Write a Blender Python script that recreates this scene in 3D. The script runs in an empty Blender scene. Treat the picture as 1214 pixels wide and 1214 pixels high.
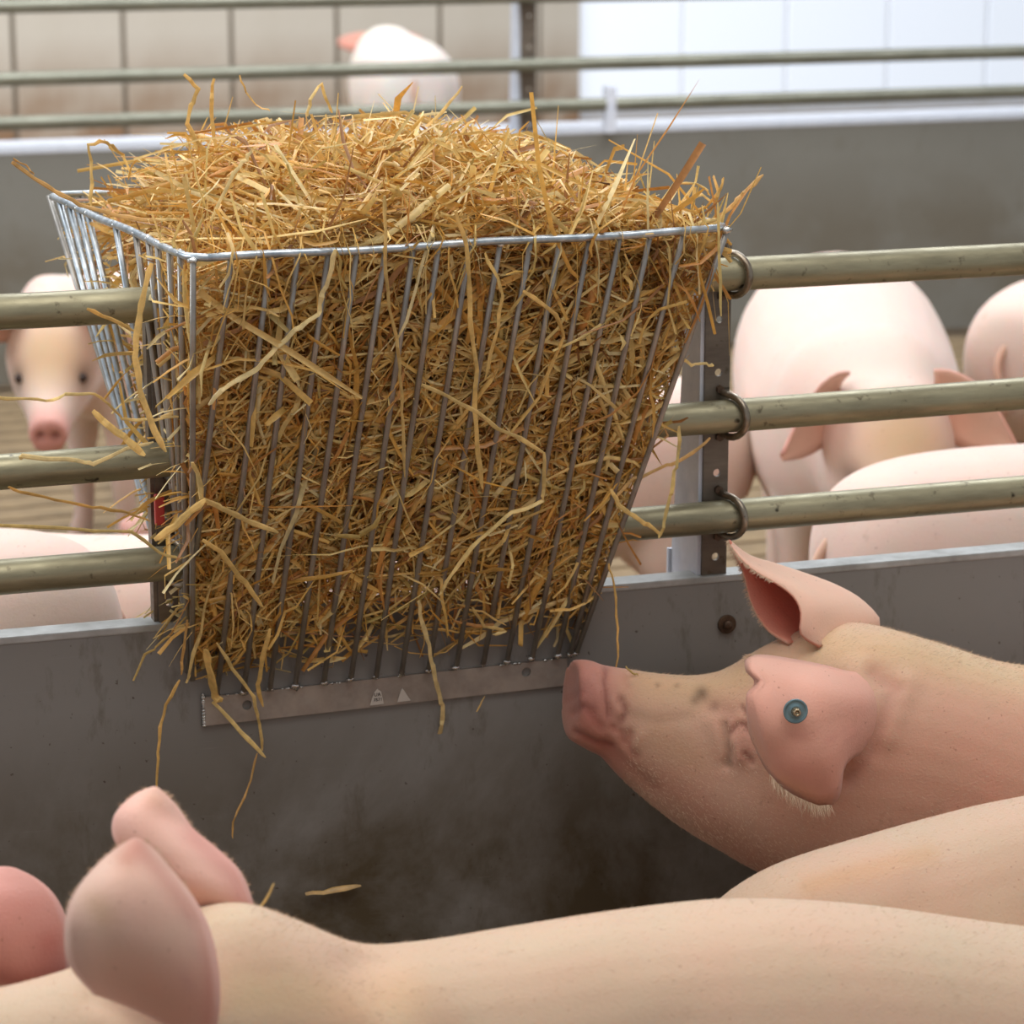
import bpy, bmesh, math, random
import numpy as np
from mathutils import Vector, Matrix
random.seed(7); RNG = np.random.default_rng(11)
PI = math.pi
S = bpy.context.scene
COL = S.collection

# ------------------------------------------------------------------ camera, world, lights, exposure
F = 3400.0                                   # focal length in pixels of a 1214 px frame
PITCH = math.atan((607 + 211) / F)
YAW = math.atan(F / ((11190 - 607) * math.cos(PITCH)))
fwd = np.array([math.sin(YAW) * math.cos(PITCH), math.cos(YAW) * math.cos(PITCH), -math.sin(PITCH)])
right = np.array([math.cos(YAW), -math.sin(YAW), 0.0])
up = np.cross(right, fwd)
CAM = np.array([-1.08596892, -3.28646128, 1.653609])
cd = bpy.data.cameras.new('camera'); cam = bpy.data.objects.new('camera', cd); COL.objects.link(cam)
cam.matrix_world = Matrix(((right[0], up[0], -fwd[0], CAM[0]), (right[1], up[1], -fwd[1], CAM[1]),
                           (right[2], up[2], -fwd[2], CAM[2]), (0, 0, 0, 1)))
cd.sensor_width = 36; cd.lens = F / 1214 * 36; cd.clip_start = .05; cd.clip_end = 100
cd.dof.use_dof = True; cd.dof.focus_distance = 3.25; cd.dof.aperture_fstop = 7.5
S.camera = cam
S.view_settings.view_transform = 'Standard'; S.view_settings.look = 'None'
S.view_settings.exposure = 0.0; S.view_settings.gamma = 1; S.view_settings.use_curve_mapping = False
w = bpy.data.worlds.new('barn_light'); S.world = w; w.use_nodes = True
w.node_tree.nodes['Background'].inputs[0].default_value = (.93, .95, 1.0, 1)
w.node_tree.nodes['Background'].inputs[1].default_value = .40


def area(name, loc, target, sx, sy, power, color):
    l = bpy.data.lights.new(name, 'AREA'); l.shape = 'RECTANGLE'; l.size = sx; l.size_y = sy
    l.energy = power; l.color = color
    o = bpy.data.objects.new(name, l); COL.objects.link(o); o.location = loc
    o.rotation_euler = (Vector(target) - Vector(loc)).to_track_quat('-Z', 'Y').to_euler()
    return o


area('skylight_over_far_pen', (.8, 3.4, 4.4), (.8, 3.0, 0), 8, 2.6, 370, (.93, .96, 1.0))
area('fill_over_far_aisle', (0, 8.6, 4.2), (0, 10.5, .5), 9, 1.8, 330, (1, .97, .93))  # unseen fill lamp added to brighten the back wall
area('skylight_over_near_pen', (-.6, -1.0, 4.2), (-.4, -.6, 0), 4.5, 2.2, 112, (1.0, .95, .89))
area('daylight_from_side_window', (-5.6, 1.8, 2.9), (0, 1.2, .6), 2.5, 1.6, 100, (.88, .94, 1.0))


# ------------------------------------------------------------------ helpers
def ray(x, y): return fwd + (x - 607) / F * right - (y - 607) / F * up
def on_y(x, y, Y): d = ray(x, y); return CAM + d * (Y - CAM[1]) / d[1]
def on_z(x, y, Z): d = ray(x, y); return CAM + d * (Z - CAM[2]) / d[2]
def proj(P):
    v = np.asarray(P) - CAM; z = v @ fwd
    return 607 + F * (v @ right) / z, 607 - F * (v @ up) / z
def lin(r, g, b):
    f = lambda c: (c / 255 / 12.92) if c / 255 <= .04045 else ((c / 255 + .055) / 1.055) ** 2.4
    return (f(r), f(g), f(b), 1)
def ss(a, b, x): t = np.clip((x - a) / (b - a), 0, 1); return t * t * (3 - 2 * t)


def tag(o, label=None, cat=None, group=None, kind=None):
    if label: o['label'] = label
    if cat: o['category'] = cat
    if group: o['group'] = group
    if kind: o['kind'] = kind
    return o


def empty(name, loc, label=None, cat=None, group=None, kind=None):
    o = bpy.data.objects.new(name, None); COL.objects.link(o); o.location = loc; o.empty_display_size = .1
    o['_l'] = tuple(float(v) for v in loc)
    return tag(o, label, cat, group, kind)


def put(name, me, m, parent=None, smooth=True):
    """link a mesh whose coordinates are world coordinates, optionally under a parent"""
    o = bpy.data.objects.new(name, me); COL.objects.link(o)
    if m is not None and not me.materials: me.materials.append(m)
    if smooth: me.shade_smooth()
    if parent is not None:
        o.parent = parent
        if parent.get('_l') is not None: o.matrix_parent_inverse = Matrix.Translation(-Vector(parent['_l']))
    return o


def mesh(name, verts, faces):
    me = bpy.data.meshes.new(name)
    me.from_pydata([tuple(map(float, v)) for v in verts], [], [tuple(map(int, f)) for f in faces]); me.update()
    return me


def box_me(name, lo, hi, bev=0.0):
    bm = bmesh.new(); bmesh.ops.create_cube(bm, size=1)
    for v in bm.verts:
        v.co = Vector([lo[i] + (v.co[i] + .5) * (hi[i] - lo[i]) for i in range(3)])
    if bev: bmesh.ops.bevel(bm, geom=bm.edges[:], offset=bev, segments=2, affect='EDGES', profile=.6)
    me = bpy.data.meshes.new(name); bm.to_mesh(me); bm.free(); return me


def tube(pts, rad, n=10, cap=True, flat=1.0, ref=None):
    """verts, faces of a tube through world points"""
    P = np.asarray(pts, float); k = len(P)
    R = np.full(k, rad) if np.isscalar(rad) else np.asarray(rad, float)
    T = np.gradient(P, axis=0); T /= np.linalg.norm(T, axis=1)[:, None] + 1e-12
    a = np.array([0, 0, 1.0]) if abs(T[0][2]) < .9 else np.array([1.0, 0, 0])
    if ref is not None: a = np.asarray(ref, float)
    V = []; s = None
    for i in range(k):
        s = np.cross(T[i], a) if (s is None or ref is not None) else s - T[i] * (s @ T[i])
        s = s / (np.linalg.norm(s) + 1e-12); u = np.cross(s, T[i])
        for j in range(n):
            t = 2 * PI * j / n; V.append(P[i] + R[i] * (math.cos(t) * s + flat * math.sin(t) * u))
    Fc = [(i * n + j, i * n + (j + 1) % n, (i + 1) * n + (j + 1) % n, (i + 1) * n + j) for i in range(k - 1) for j in range(n)]
    if cap: Fc += [tuple(range(n))[::-1], tuple(range((k - 1) * n, k * n))]
    return V, Fc


def tube_me(name, pts, rad, n=10, flat=1.0):
    V, Fc = tube(pts, rad, n, flat=flat); return mesh(name, V, Fc)


def catmull(P, m):
    P = np.asarray(P, float); k = len(P); out = []
    for i in range(k - 1):
        p0, p1, p2, p3 = P[max(i - 1, 0)], P[i], P[i + 1], P[min(i + 2, k - 1)]
        for j in range(m):
            t = j / m
            out.append(.5 * (2 * p1 + (p2 - p0) * t + (2 * p0 - 5 * p1 + 4 * p2 - p3) * t * t + (3 * p1 - p0 - 3 * p2 + p3) * t ** 3))
    out.append(P[-1]); return np.array(out)


def plate_me(name, w_, h_, t, holes, origin, ux, uz, uy):
    """flat plate with real round holes; (x,z) plane coordinates in w_,h_; holes (x,z,r)"""
    cu = bpy.data.curves.new(name, 'CURVE'); cu.dimensions = '2D'; cu.fill_mode = 'BOTH'; cu.extrude = t / 2; cu.resolution_u = 4
    def sp(pts):
        s = cu.splines.new('POLY'); s.points.add(len(pts) - 1); s.use_cyclic_u = True
        for i, p in enumerate(pts): s.points[i].co = (p[0], p[1], 0, 1)
    sp([(0, 0), (w_, 0), (w_, h_), (0, h_)])
    for (a, b, r) in holes: sp([(a + r * math.cos(i * PI / 8), b + r * math.sin(i * PI / 8)) for i in range(16)])
    ob = bpy.data.objects.new('tmp', cu); COL.objects.link(ob)
    dg = bpy.context.evaluated_depsgraph_get(); me = bpy.data.meshes.new_from_object(ob.evaluated_get(dg))
    bpy.data.objects.remove(ob); bpy.data.curves.remove(cu)
    o_, ux, uy, uz = map(lambda v: np.asarray(v, float), (origin, ux, uy, uz))
    for v in me.vertices:
        v.co = Vector(o_ + ux * v.co.x + uz * v.co.y + uy * v.co.z)
    me.name = name; me.materials.clear()
    return me


# ------------------------------------------------------------------ materials
def mat(name, color=(.5, .5, .5, 1), rough=.5, metal=0.0, **k):
    m = bpy.data.materials.new(name); m.use_nodes = True
    b = m.node_tree.nodes['Principled BSDF']
    b.inputs['Base Color'].default_value = color; b.inputs['Roughness'].default_value = rough; b.inputs['Metallic'].default_value = metal
    for q, v in k.items(): b.inputs[q.replace('_', ' ')].default_value = v
    return m


class N:
    """tiny node helper"""
    def __init__(s, m): s.m = m; s.t = m.node_tree; s.b = s.t.nodes['Principled BSDF']
    def new(s, ty, **k):
        n = s.t.nodes.new(ty)
        for a, v in k.items(): setattr(n, a, v)
        return n
    def link(s, a, b): s.t.links.new(a, b)
    def coord(s, scale=(1, 1, 1), out='Object'):
        c = s.new('ShaderNodeTexCoord'); mp = s.new('ShaderNodeMapping'); mp.inputs['Scale'].default_value = scale
        s.link(c.outputs[out], mp.inputs[0]); return mp.outputs[0]
    def noise(s, vec, scale, detail=4, rough=.55, dist=0.0):
        n = s.new('ShaderNodeTexNoise'); n.inputs['Scale'].default_value = scale; n.inputs['Detail'].default_value = detail
        n.inputs['Roughness'].default_value = rough; n.inputs['Distortion'].default_value = dist
        s.link(vec, n.inputs['Vector']); return n.outputs['Fac']
    def ramp(s, fac, stops):
        r = s.new('ShaderNodeValToRGB'); e = r.color_ramp.elements
        while len(e) < len(stops): e.new(.5)
        for i, (p, c) in enumerate(stops): e[i].position = p; e[i].color = c if hasattr(c, '__len__') else (c, c, c, 1)
        s.link(fac, r.inputs[0]); return r.outputs[0]
    def mix(s, fac, a, b, mode='MIX'):
        n = s.new('ShaderNodeMix'); n.data_type = 'RGBA'; n.blend_type = mode
        for i, v in ((0, fac), (6, a), (7, b)):
            if hasattr(v, 'is_output'): s.link(v, n.inputs[i])
            else: n.inputs[i].default_value = v
        return n.outputs[2]
    def bump(s, h, strength, dist):
        n = s.new('ShaderNodeBump'); n.inputs['Strength'].default_value = strength; n.inputs['Distance'].default_value = dist
        s.link(h, n.inputs['Height']); s.link(n.outputs[0], s.b.inputs['Normal'])


def m_skin():
    m = mat('pig_skin', rough=.62); n = N(m); v = n.coord()
    at = n.new('ShaderNodeAttribute', attribute_name='tint')
    c = n.mix(n.ramp(n.noise(v, 9, 5), [(.35, 0.), (.7, 1.)]), (1.0, .95, .93, 1), (.93, 1.0, .97, 1))
    c = n.mix(1.0, at.outputs['Color'], c, 'MULTIPLY')
    # dried dirt specks and smears
    sm = n.ramp(n.noise(v, 26, 6, .7), [(.60, 0.), (.74, 1.)]); sm2 = n.ramp(n.noise(v, 4.5, 3), [(.47, 0.), (.62, .55)])
    f = n.mix(1.0, sm, sm2, 'MULTIPLY')
    c = n.mix(f, c, lin(150, 118, 88))
    sp = n.ramp(n.noise(v, 160, 2, .5), [(.70, 0.), (.76, .5)])
    c = n.mix(sp, c, lin(140, 92, 72))
    n.link(c, n.b.inputs['Base Color'])
    n.b.inputs['Subsurface Weight'].default_value = .22; n.b.inputs['Subsurface Radius'].default_value = (.012, .004, .002)
    n.b.inputs['Subsurface Scale'].default_value = 1.0
    n.b.inputs['Sheen Weight'].default_value = .18; n.b.inputs['Sheen Roughness'].default_value = .5
    n.b.inputs['Specular IOR Level'].default_value = .3
    h = n.mix(.4, n.noise(v, 330, 3, .6), n.noise(v, 60, 4, .6)); n.bump(h, .35, .003)
    return m


def m_panel(name, base, dirt_shade, topz=.72):
    m = mat(name, rough=.42); n = N(m); v = n.coord()
    c = n.mix(n.ramp(n.noise(v, 2.2, 5), [(.3, 0.), (.75, 1.)]), base, tuple(x * .86 for x in base[:3]) + (1,))
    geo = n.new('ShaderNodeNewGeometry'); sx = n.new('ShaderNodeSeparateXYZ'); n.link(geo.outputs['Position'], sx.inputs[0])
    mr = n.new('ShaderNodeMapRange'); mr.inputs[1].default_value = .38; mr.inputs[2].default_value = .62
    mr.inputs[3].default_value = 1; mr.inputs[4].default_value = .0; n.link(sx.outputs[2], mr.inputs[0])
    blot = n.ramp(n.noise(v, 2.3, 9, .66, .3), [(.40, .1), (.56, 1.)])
    f = n.mix(1.0, blot, mr.outputs[0], 'MULTIPLY')  # low band: brown stains plus pig shadow painted into the colour
    c = n.mix(f, c, dirt_shade)
    fine = n.ramp(n.noise(n.coord((1, 1, .35)), 16, 8, .7), [(.57, 0.), (.72, .7)])
    c = n.mix(fine, c, dirt_shade)
    sp = n.ramp(n.noise(v, 110, 2), [(.71, 0.), (.76, .8)]); c = n.mix(sp, c, lin(66, 50, 38))
    scr = n.ramp(n.noise(n.coord((2, 2, 60)), 7, 3), [(.66, 0.), (.78, .22)]); c = n.mix(scr, c, lin(150, 150, 146))
    n.link(c, n.b.inputs['Base Color'])
    n.link(n.ramp(n.noise(v, 6, 4), [(.3, .36), (.7, .6)]), n.b.inputs['Roughness'])
    n.bump(n.noise(v, 30, 5), .08, .004)
    return m


def m_pipe(name, a, b):
    m = mat(name, rough=.38, metal=.55); n = N(m); v = n.coord((1, 6, 6)); w_ = n.coord()
    c = n.mix(n.ramp(n.noise(v, 7, 6, .65), [(.35, 0.), (.68, 1.)]), a, b)
    c = n.mix(n.ramp(n.noise(w_, 70, 4, .6), [(.62, 0.), (.72, .75)]), c, lin(84, 74, 56))
    c = n.mix(n.ramp(n.noise(w_, 35, 2), [(.70, 0.), (.735, .9)]), c, lin(44, 36, 26))
    n.link(c, n.b.inputs['Base Color'])
    n.link(n.ramp(n.noise(w_, 22, 5), [(.3, .3), (.7, .56)]), n.b.inputs['Roughness'])
    n.bump(n.noise(w_, 90, 4), .18, .002)
    return m


def m_zinc(name, a, b, rough=.3, metal=.9, sc=40):
    m = mat(name, rough=rough, metal=metal); n = N(m); v = n.coord()
    c = n.mix(n.ramp(n.noise(v, sc, 4, .6), [(.35, 0.), (.7, 1.)]), a, b)
    n.link(c, n.b.inputs['Base Color'])
    n.link(n.ramp(n.noise(v, sc * 2.5, 3), [(.3, rough * .8), (.7, rough * 1.3)]), n.b.inputs['Roughness'])
    n.bump(n.noise(v, 200, 3), .06, .001)
    return m


def m_straw():
    m = mat('straw', rough=.55); n = N(m)
    at = n.new('ShaderNodeAttribute', attribute_name='tint'); v = n.coord()
    c = n.mix(n.ramp(n.noise(v, 90, 3), [(.35, 0.), (.7, 1.)]), (.82, .80, .76, 1), (1.12, 1.1, 1.04, 1))
    c = n.mix(1.0, at.outputs['Color'], c, 'MULTIPLY')
    n.link(c, n.b.inputs['Base Color'])
    n.b.inputs['Specular IOR Level'].default_value = .65; n.b.inputs['Roughness'].default_value = .4
    # thin leaves let a little light through
    tr = n.new('ShaderNodeBsdfTranslucent'); n.link(c, tr.inputs[0])
    mx = n.new('ShaderNodeMixShader'); mx.inputs[0].default_value = .18
    out = n.t.nodes['Material Output']
    n.link(n.b.outputs[0], mx.inputs[1]); n.link(tr.outputs[0], mx.inputs[2]); n.link(mx.outputs[0], out.inputs[0])
    return m


M = dict(
    skin=m_skin(), straw=m_straw(),
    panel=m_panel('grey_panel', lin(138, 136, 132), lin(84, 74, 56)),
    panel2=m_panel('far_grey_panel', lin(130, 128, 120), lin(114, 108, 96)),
    cap=m_zinc('worn_steel_cap', lin(190, 192, 190), lin(150, 150, 146), .5, .25, 18),
    pipe=m_pipe('galvanised_pipe', lin(164, 158, 130), lin(128, 122, 98)),
    pipe2=m_pipe('far_pipe', lin(150, 150, 134), lin(120, 120, 106)),
    plate=m_pipe('dull_steel_plate', lin(128, 118, 106), lin(102, 92, 82)),
    flange=m_zinc('lit_tone_zinc', lin(226, 230, 240), lin(206, 212, 224), .5, .0, 25),  # pale base colour carries the light falling on the flange
    wire=m_zinc('zinc_wire', lin(176, 172, 165), lin(150, 146, 140), .36, .75, 30),
    wire2=m_zinc('skylit_tone_wire', lin(206, 214, 220), lin(150, 162, 170), .34, .8, 60),  # paler copy of the rack wire, sky reflection put into its colour
    rail=m_zinc('flat_steel_bar', lin(172, 162, 152), lin(140, 130, 122), .5, .4, 22),
    ubolt=m_zinc('ubolt_steel', lin(170, 160, 144), lin(110, 98, 84), .34, .85, 50),
    rust=m_zinc('rusty_bolt', lin(110, 88, 70), lin(70, 54, 42), .55, .5, 60),
    weld=m_zinc('weld_metal', lin(225, 225, 222), lin(170, 170, 165), .25, .9, 80),
    tagm=m_zinc('blue_grey_plastic', lin(112, 140, 148), lin(96, 118, 124), .35, .3, 90),
    pin=m_zinc('brass_pin', lin(190, 176, 150), lin(150, 130, 100), .25, .8, 90),
    black=mat('black_rubber', lin(28, 26, 24), .5), eye=mat('dark_eye', lin(52, 32, 24), .2),
    red=mat('red_plastic', lin(196, 62, 56), .4),
    ink=mat('black_ink', lin(30, 28, 28), .6), sticker=mat('pale_sticker', lin(196, 188, 178), .6),
    hair=mat('pale_bristle', lin(214, 188, 160), .5, Specular_IOR_Level=.4),
    concrete=None, wall=None)


def m_simple(name, a, b, sc, rough=.8, bump=.2):
    m = mat(name, rough=rough); n = N(m); v = n.coord()
    n.link(n.mix(n.ramp(n.noise(v, sc, 6, .6), [(.35, 0.), (.7, 1.)]), a, b), n.b.inputs['Base Color'])
    n.bump(n.noise(v, sc * 5, 4), bump, .004); return m


M['ear'] = m_skin(); _e = M['ear'].node_tree.nodes['Principled BSDF']; _e.inputs['Subsurface Weight'].default_value = .05; M['ear'].name = 'ear_skin'
M['concrete'] = m_simple('straw_dusted_slats', lin(146, 124, 92), lin(112, 94, 70), 8)
M['joint'] = mat('slat_gap', lin(70, 58, 42), .9)


def m_wall():
    m = mat('stained_white_panel', rough=.6); n = N(m); v = n.coord()
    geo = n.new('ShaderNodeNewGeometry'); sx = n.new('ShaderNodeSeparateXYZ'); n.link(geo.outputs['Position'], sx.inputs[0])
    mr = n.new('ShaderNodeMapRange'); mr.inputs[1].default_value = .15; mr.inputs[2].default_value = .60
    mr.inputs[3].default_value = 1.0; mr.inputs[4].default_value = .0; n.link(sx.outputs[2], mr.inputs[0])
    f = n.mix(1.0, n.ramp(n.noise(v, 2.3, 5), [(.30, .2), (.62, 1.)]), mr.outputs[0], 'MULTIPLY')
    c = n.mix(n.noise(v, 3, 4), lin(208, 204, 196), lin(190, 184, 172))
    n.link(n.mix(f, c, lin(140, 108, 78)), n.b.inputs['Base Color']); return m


M['wall'] = m_wall()
M['grout'] = mat('dark_joint', lin(140, 130, 116), .9)
M['daylight'] = mat('daylit_translucent_sheet', lin(220, 228, 240), .4)
_b = M['daylight'].node_tree.nodes['Principled BSDF']; _b.inputs['Emission Color'].default_value = (.80, .88, 1.0, 1); _b.inputs['Emission Strength'].default_value = .52
M['frame'] = mat('white_frame', lin(236, 238, 242), .5)

# ------------------------------------------------------------------ the setting
fl = put('floor', box_me('floor', (-6, -3.4, -.16), (12, 12, -.035)), M['joint'], smooth=False); tag(fl, kind='structure')
sl_me = box_me('slat', (-6, -.055, -.035), (12, .055, 0), .006); sl_me.materials.append(M['concrete'])
y = -3.3; i = 0
while y < 11.9:
    s = bpy.data.objects.new('slat', sl_me); COL.objects.link(s); s.parent = fl; s.location = (0, y, 0)
    y += .128
WY = 11.5
XW = float(on_y(694, 60, WY)[0])
XW = float(on_y(147, 60, WY)[0]) + 4.4 * (float(on_y(275, 60, WY)[0]) - float(on_y(147, 60, WY)[0]))
wl = put('wall_back', box_me('wall_back', (-6, WY + .03, 0), (XW, WY + .2, 3.0)), M['grout'], smooth=False); tag(wl, kind='structure')
x0 = float(on_y(147, 60, WY)[0]); step = float(on_y(275, 60, WY)[0]) - x0
wp = box_me('panel', (.012, 0, .008), (step - .012, .034, .80 - .01), .006); wp.materials.append(M['wall'])
for k in range(-8, 6):
    for r in range(4):
        xx = x0 + k * step
        if xx < -6 or xx + step > XW + .02: continue
        p = bpy.data.objects.new('panel', wp); COL.objects.link(p); p.parent = wl; p.location = (xx, WY, -.02 + .80 * r)
for r in range(4):
    p = bpy.data.objects.new('panel', wp); COL.objects.link(p); p.parent = wl; p.location = (x0 + 4 * step, WY, -.02 + .80 * r); p.scale = (.40, 1, 1)
# daylit translucent wall to the right of the stained wall
wd = put('window_1', box_me('window_1', (XW, WY + .1, 0), (12, WY + .16, .12)), M['frame'], smooth=False); tag(wd, kind='structure')
ph = 0.62; xx = XW
pn = box_me('pane', (.011, 0, .11), (ph - .011, .03, 2.9), .004); pn.materials.append(M['daylight'])
ml = box_me('mullion', (-.011, .012, .1), (.011, .04, 3.0)); ml.materials.append(M['frame'])
while xx < 11.2:
    p = bpy.data.objects.new('pane', pn); COL.objects.link(p); p.parent = wd; p.location = (xx, WY + .06, 0)
    p = bpy.data.objects.new('mullion', ml); COL.objects.link(p); p.parent = wd; p.location = (xx, WY + .06, 0)
    xx += ph


# ------------------------------------------------------------------ pen fences
def ubolt_me(xc, yc, zc, r, lean=.012):
    pts = []
    yb = yc + .024
    for t in np.linspace(0, 1, 4): pts.append((xc - lean * (1 - t) * .2, yb - t * .024, zc + r))
    for a in np.linspace(PI / 2, 3 * PI / 2, 13)[1:-1]:
        pts.append((xc + lean * math.sin((a - PI / 2)), yc + r * math.cos(a) * 1.05, zc + r * math.sin(a)))
    for t in np.linspace(0, 1, 4): pts.append((xc - lean * t * .2, yc + t * .024, zc - r))
    return tube_me('u_bolt', pts, .0046, 8)


def make_fence(Y0, x_lo, x_hi, zs, posts, label, mp, mpipe, detail):
    root = empty('pen_fence', (0, Y0, 0), label, 'fence')
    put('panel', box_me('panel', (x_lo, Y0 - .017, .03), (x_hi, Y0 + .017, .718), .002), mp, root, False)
    put('top_strip', box_me('top_strip', (x_lo, Y0 - .0185, .712), (x_hi, Y0 + (.0185 if detail else .27), .7215), .002), M['cap'] if detail else M['flange'], root, False)
    for (za, zb) in zs:
        xs = np.linspace(x_lo, x_hi, 25)
        P = [(x, Y0 - .034, za + (zb - za) * (x - x_lo) / (x_hi - x_lo)) for x in xs]
        put('pipe', tube_me('pipe', P, .0208, 24), mpipe, root)
    for (xp, wd_, zt, flg) in posts:
        zmid = [za + (zb - za) * (xp - x_lo) / (x_hi - x_lo) for za, zb in zs]
        holes = [(wd_ * .55, z - .70 + d, .005) for z in zmid[1:] for d in (.052,)] + [(wd_ * .55, .045, .005), (wd_ * .55, zmid[0] - .76, .0045)]
        pl = put('post', plate_me('post', wd_, zt - .70, .005, holes, (xp, Y0 - .0095, .70), (1, 0, 0), (0, 0, 1), (0, 1, 0)), M['plate'], root, False)
        # side flange, tapering towards the top
        V = []
        fd = .04 if flg else -.0005
        for (z, d) in (((.70, .085), (zt - .06, .04), (zt - .01, .03)) if flg else ((.70, .012), (zt - .06, .012), (zt - .01, .012))):
            for yy in (-.008, d):
                for xx_ in (-.005, 0): V.append((xp + xx_, Y0 + yy, z))
        Fc = []
        for r in range(2):
            a = r * 4; b = a + 4
            Fc += [(a, a + 2, b + 2, b), (a + 1, b + 1, b + 3, a + 3), (a + 2, a + 3, b + 3, b + 2), (a, b, b + 1, a + 1)]
        Fc += [(0, 1, 3, 2), (8, 10, 11, 9)]
        put('flange', mesh('flange', V, Fc), M['flange'] if flg else M['plate'], pl, False)
        if flg: put('flange_lip', box_me('flange_lip', (xp - .009, Y0 + .082, .70), (xp - .001, Y0 + .088, .735)), M['flange'], pl, False)
        if detail:
            for z in zmid:
                put('u_bolt', ubolt_me(xp + wd_ * .74, Y0 - .034, z, .0265), M['ubolt'], pl)
                for s in (-1, 1):
                    bm = bmesh.new(); bmesh.ops.create_cone(bm, cap_ends=True, segments=6, radius1=.0055, radius2=.0055, depth=.005,
                        matrix=Matrix.Translation((xp + wd_ * .6, Y0 - .0145, z + s * .0305)) @ Matrix.Rotation(PI / 2, 4, 'X'))
                    me = bpy.data.meshes.new('nut'); bm.to_mesh(me); bm.free(); put('nut', me, M['rust'], pl, False)
    return root


XL, XH = -3.2, 4.2
def zline(x0_, z0, x1, z1): k = (z1 - z0) / (x1 - x0_); return (z0 + k * (XL - x0_), z0 + k * (XH - x0_))
zs_near = [(1.1103, 1.1103), zline(-.6347, .9239, .6834, .9348), zline(-.64, .7987, .6895, .804)]
XP = float(on_y(834, 500, -.0095)[0]); XP2 = float(on_y(181, 500, -.0095)[0])
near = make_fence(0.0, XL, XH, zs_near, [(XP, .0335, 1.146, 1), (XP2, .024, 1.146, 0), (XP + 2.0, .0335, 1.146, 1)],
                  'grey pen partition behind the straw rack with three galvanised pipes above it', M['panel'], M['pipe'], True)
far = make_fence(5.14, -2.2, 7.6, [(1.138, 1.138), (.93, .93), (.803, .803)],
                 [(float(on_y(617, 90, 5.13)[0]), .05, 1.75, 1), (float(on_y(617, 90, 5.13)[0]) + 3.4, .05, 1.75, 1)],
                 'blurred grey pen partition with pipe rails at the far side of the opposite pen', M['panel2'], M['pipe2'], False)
# short stub with a clamp right of the far post
q = on_y(722, 135, 5.11)
put('clamp', box_me('clamp', (q[0] - .016, 5.085, .715), (q[0] + .016, 5.128, .86), .004), M['flange'], far, False)
# bolt head on the near panel
b = on_y(863, 741, -.022)
bolt = put('bolt', tube_me('bolt', [(b[0], -.012, b[2]), (b[0], -.0195, b[2]), (b[0], -.021, b[2])], [.0125, .0125, .0118], 24), M['rust'], near, False)
bm = bmesh.new(); bmesh.ops.create_uvsphere(bm, u_segments=14, v_segments=8, radius=.0062, matrix=Matrix.Translation((b[0], -.023, b[2])) @ Matrix.Diagonal((1, .6, 1, 1)))
me = bpy.data.meshes.new('bolt_head'); bm.to_mesh(me); bm.free(); put('bolt_head', me, M['rust'], bolt)
# red plastic clip on the left post
put('cable_clip', box_me('cable_clip', tuple(on_y(184, 606, -.03) + np.array([0, 0, -.018])), tuple(on_y(194, 606, -.022) + np.array([0, 0, .022])), .002), M['red'], near, False)

# ------------------------------------------------------------------ the rack
ZT = 1.195
FRL, FRR = on_y(229, 307, -.22), on_y(864, 271, -.22)
BKL, BKR = on_y(58, 232, .35), on_y(650, 213, .345)
RLL, RLR = on_y(234, 828, -.024), on_y(682, 775, -.024)
rack = empty('straw_rack', (-.16, 0, .62), 'v-shaped galvanised wire rack stuffed with straw, hung over the grey partition', 'hay rack')
rim_pts = []
ring = [FRL, FRR, BKR, BKL]
for i in range(4):
    a, b_ = ring[i], ring[(i + 1) % 4]; L = np.linalg.norm(b_ - a); d = (b_ - a) / L
    for t in (.014, .07, .3, .5, .7, L / L * (1 - .07), 1):
        pass
    for s in np.linspace(.016, L - .016, 12): rim_pts.append(a + d * s + np.array([0, 0, .0012 * math.sin(s * 23)]))
rim_pts.append(rim_pts[0]); rim_pts.append(rim_pts[1])
put('rim', tube_me('rim', rim_pts, .0046, 10), M['wire2'], rack)
BLL, BLR = np.array([RLL[0] + .012, .026, RLL[2] + .02]), np.array([RLR[0] - .01, .026, RLR[2] + .02])
# back rail on the far side of the panel
put('back_rail', box_me('back_rail', (BLL[0] - .01, .019, BLL[2] - .03), (BLR[0] + .01, .024, BLR[2] + .006)), M['rail'], rack, False)
top_x = [229, 274, 320, 353, 389, 423, 457, 490, 520, 557, 593, 629, 664, 699, 735, 771, 811, 862]
bot_x = [229, 231, 257, 289, 320, 350, 384, 416, 446, 476, 508, 541, 573, 601, 631, 661, 676, 683]
def top_y(x): return 307 + (x - 229) * (271 - 307) / (864 - 229)
def bot_y(x): return 824 - .117 * (x - 243)
def rod(a, b_, r=.0037, bow=0.0, end=None, m_='wire'):
    a, b_ = np.asarray(a), np.asarray(b_); P = [a + (b_ - a) * t + np.array([0, -1, 0]) * bow * math.sin(PI * t) for t in np.linspace(0, 1, 5)]
    if end is not None: P.append(end)
    put('wire', tube_me('wire', P, r, 8), M[m_], rack)
weld_pts = []
for i, (tx, bx) in enumerate(zip(top_x, bot_x)):
    A = on_y(tx, top_y(tx) + 2, -.2165); by = bot_y(bx)
    if i == 0: Bp = on_y(228, 806, -.030)
    elif i == 1: Bp = on_y(232, 657, -.0905)
    else: Bp = on_y(bx, by + 2, -.026)
    rod(A, Bp, .0036, .002 * random.uniform(-1, 1)); weld_pts += [A] + ([Bp] if i > 1 else [])
left_x = [214, 201, 187, 176, 161, 137, 104, 93, 82, 70]
RIMLY = lambda x: 307 + (x - 229) * (232 - 307) / (58 - 229)
nl = len(left_x)
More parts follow.
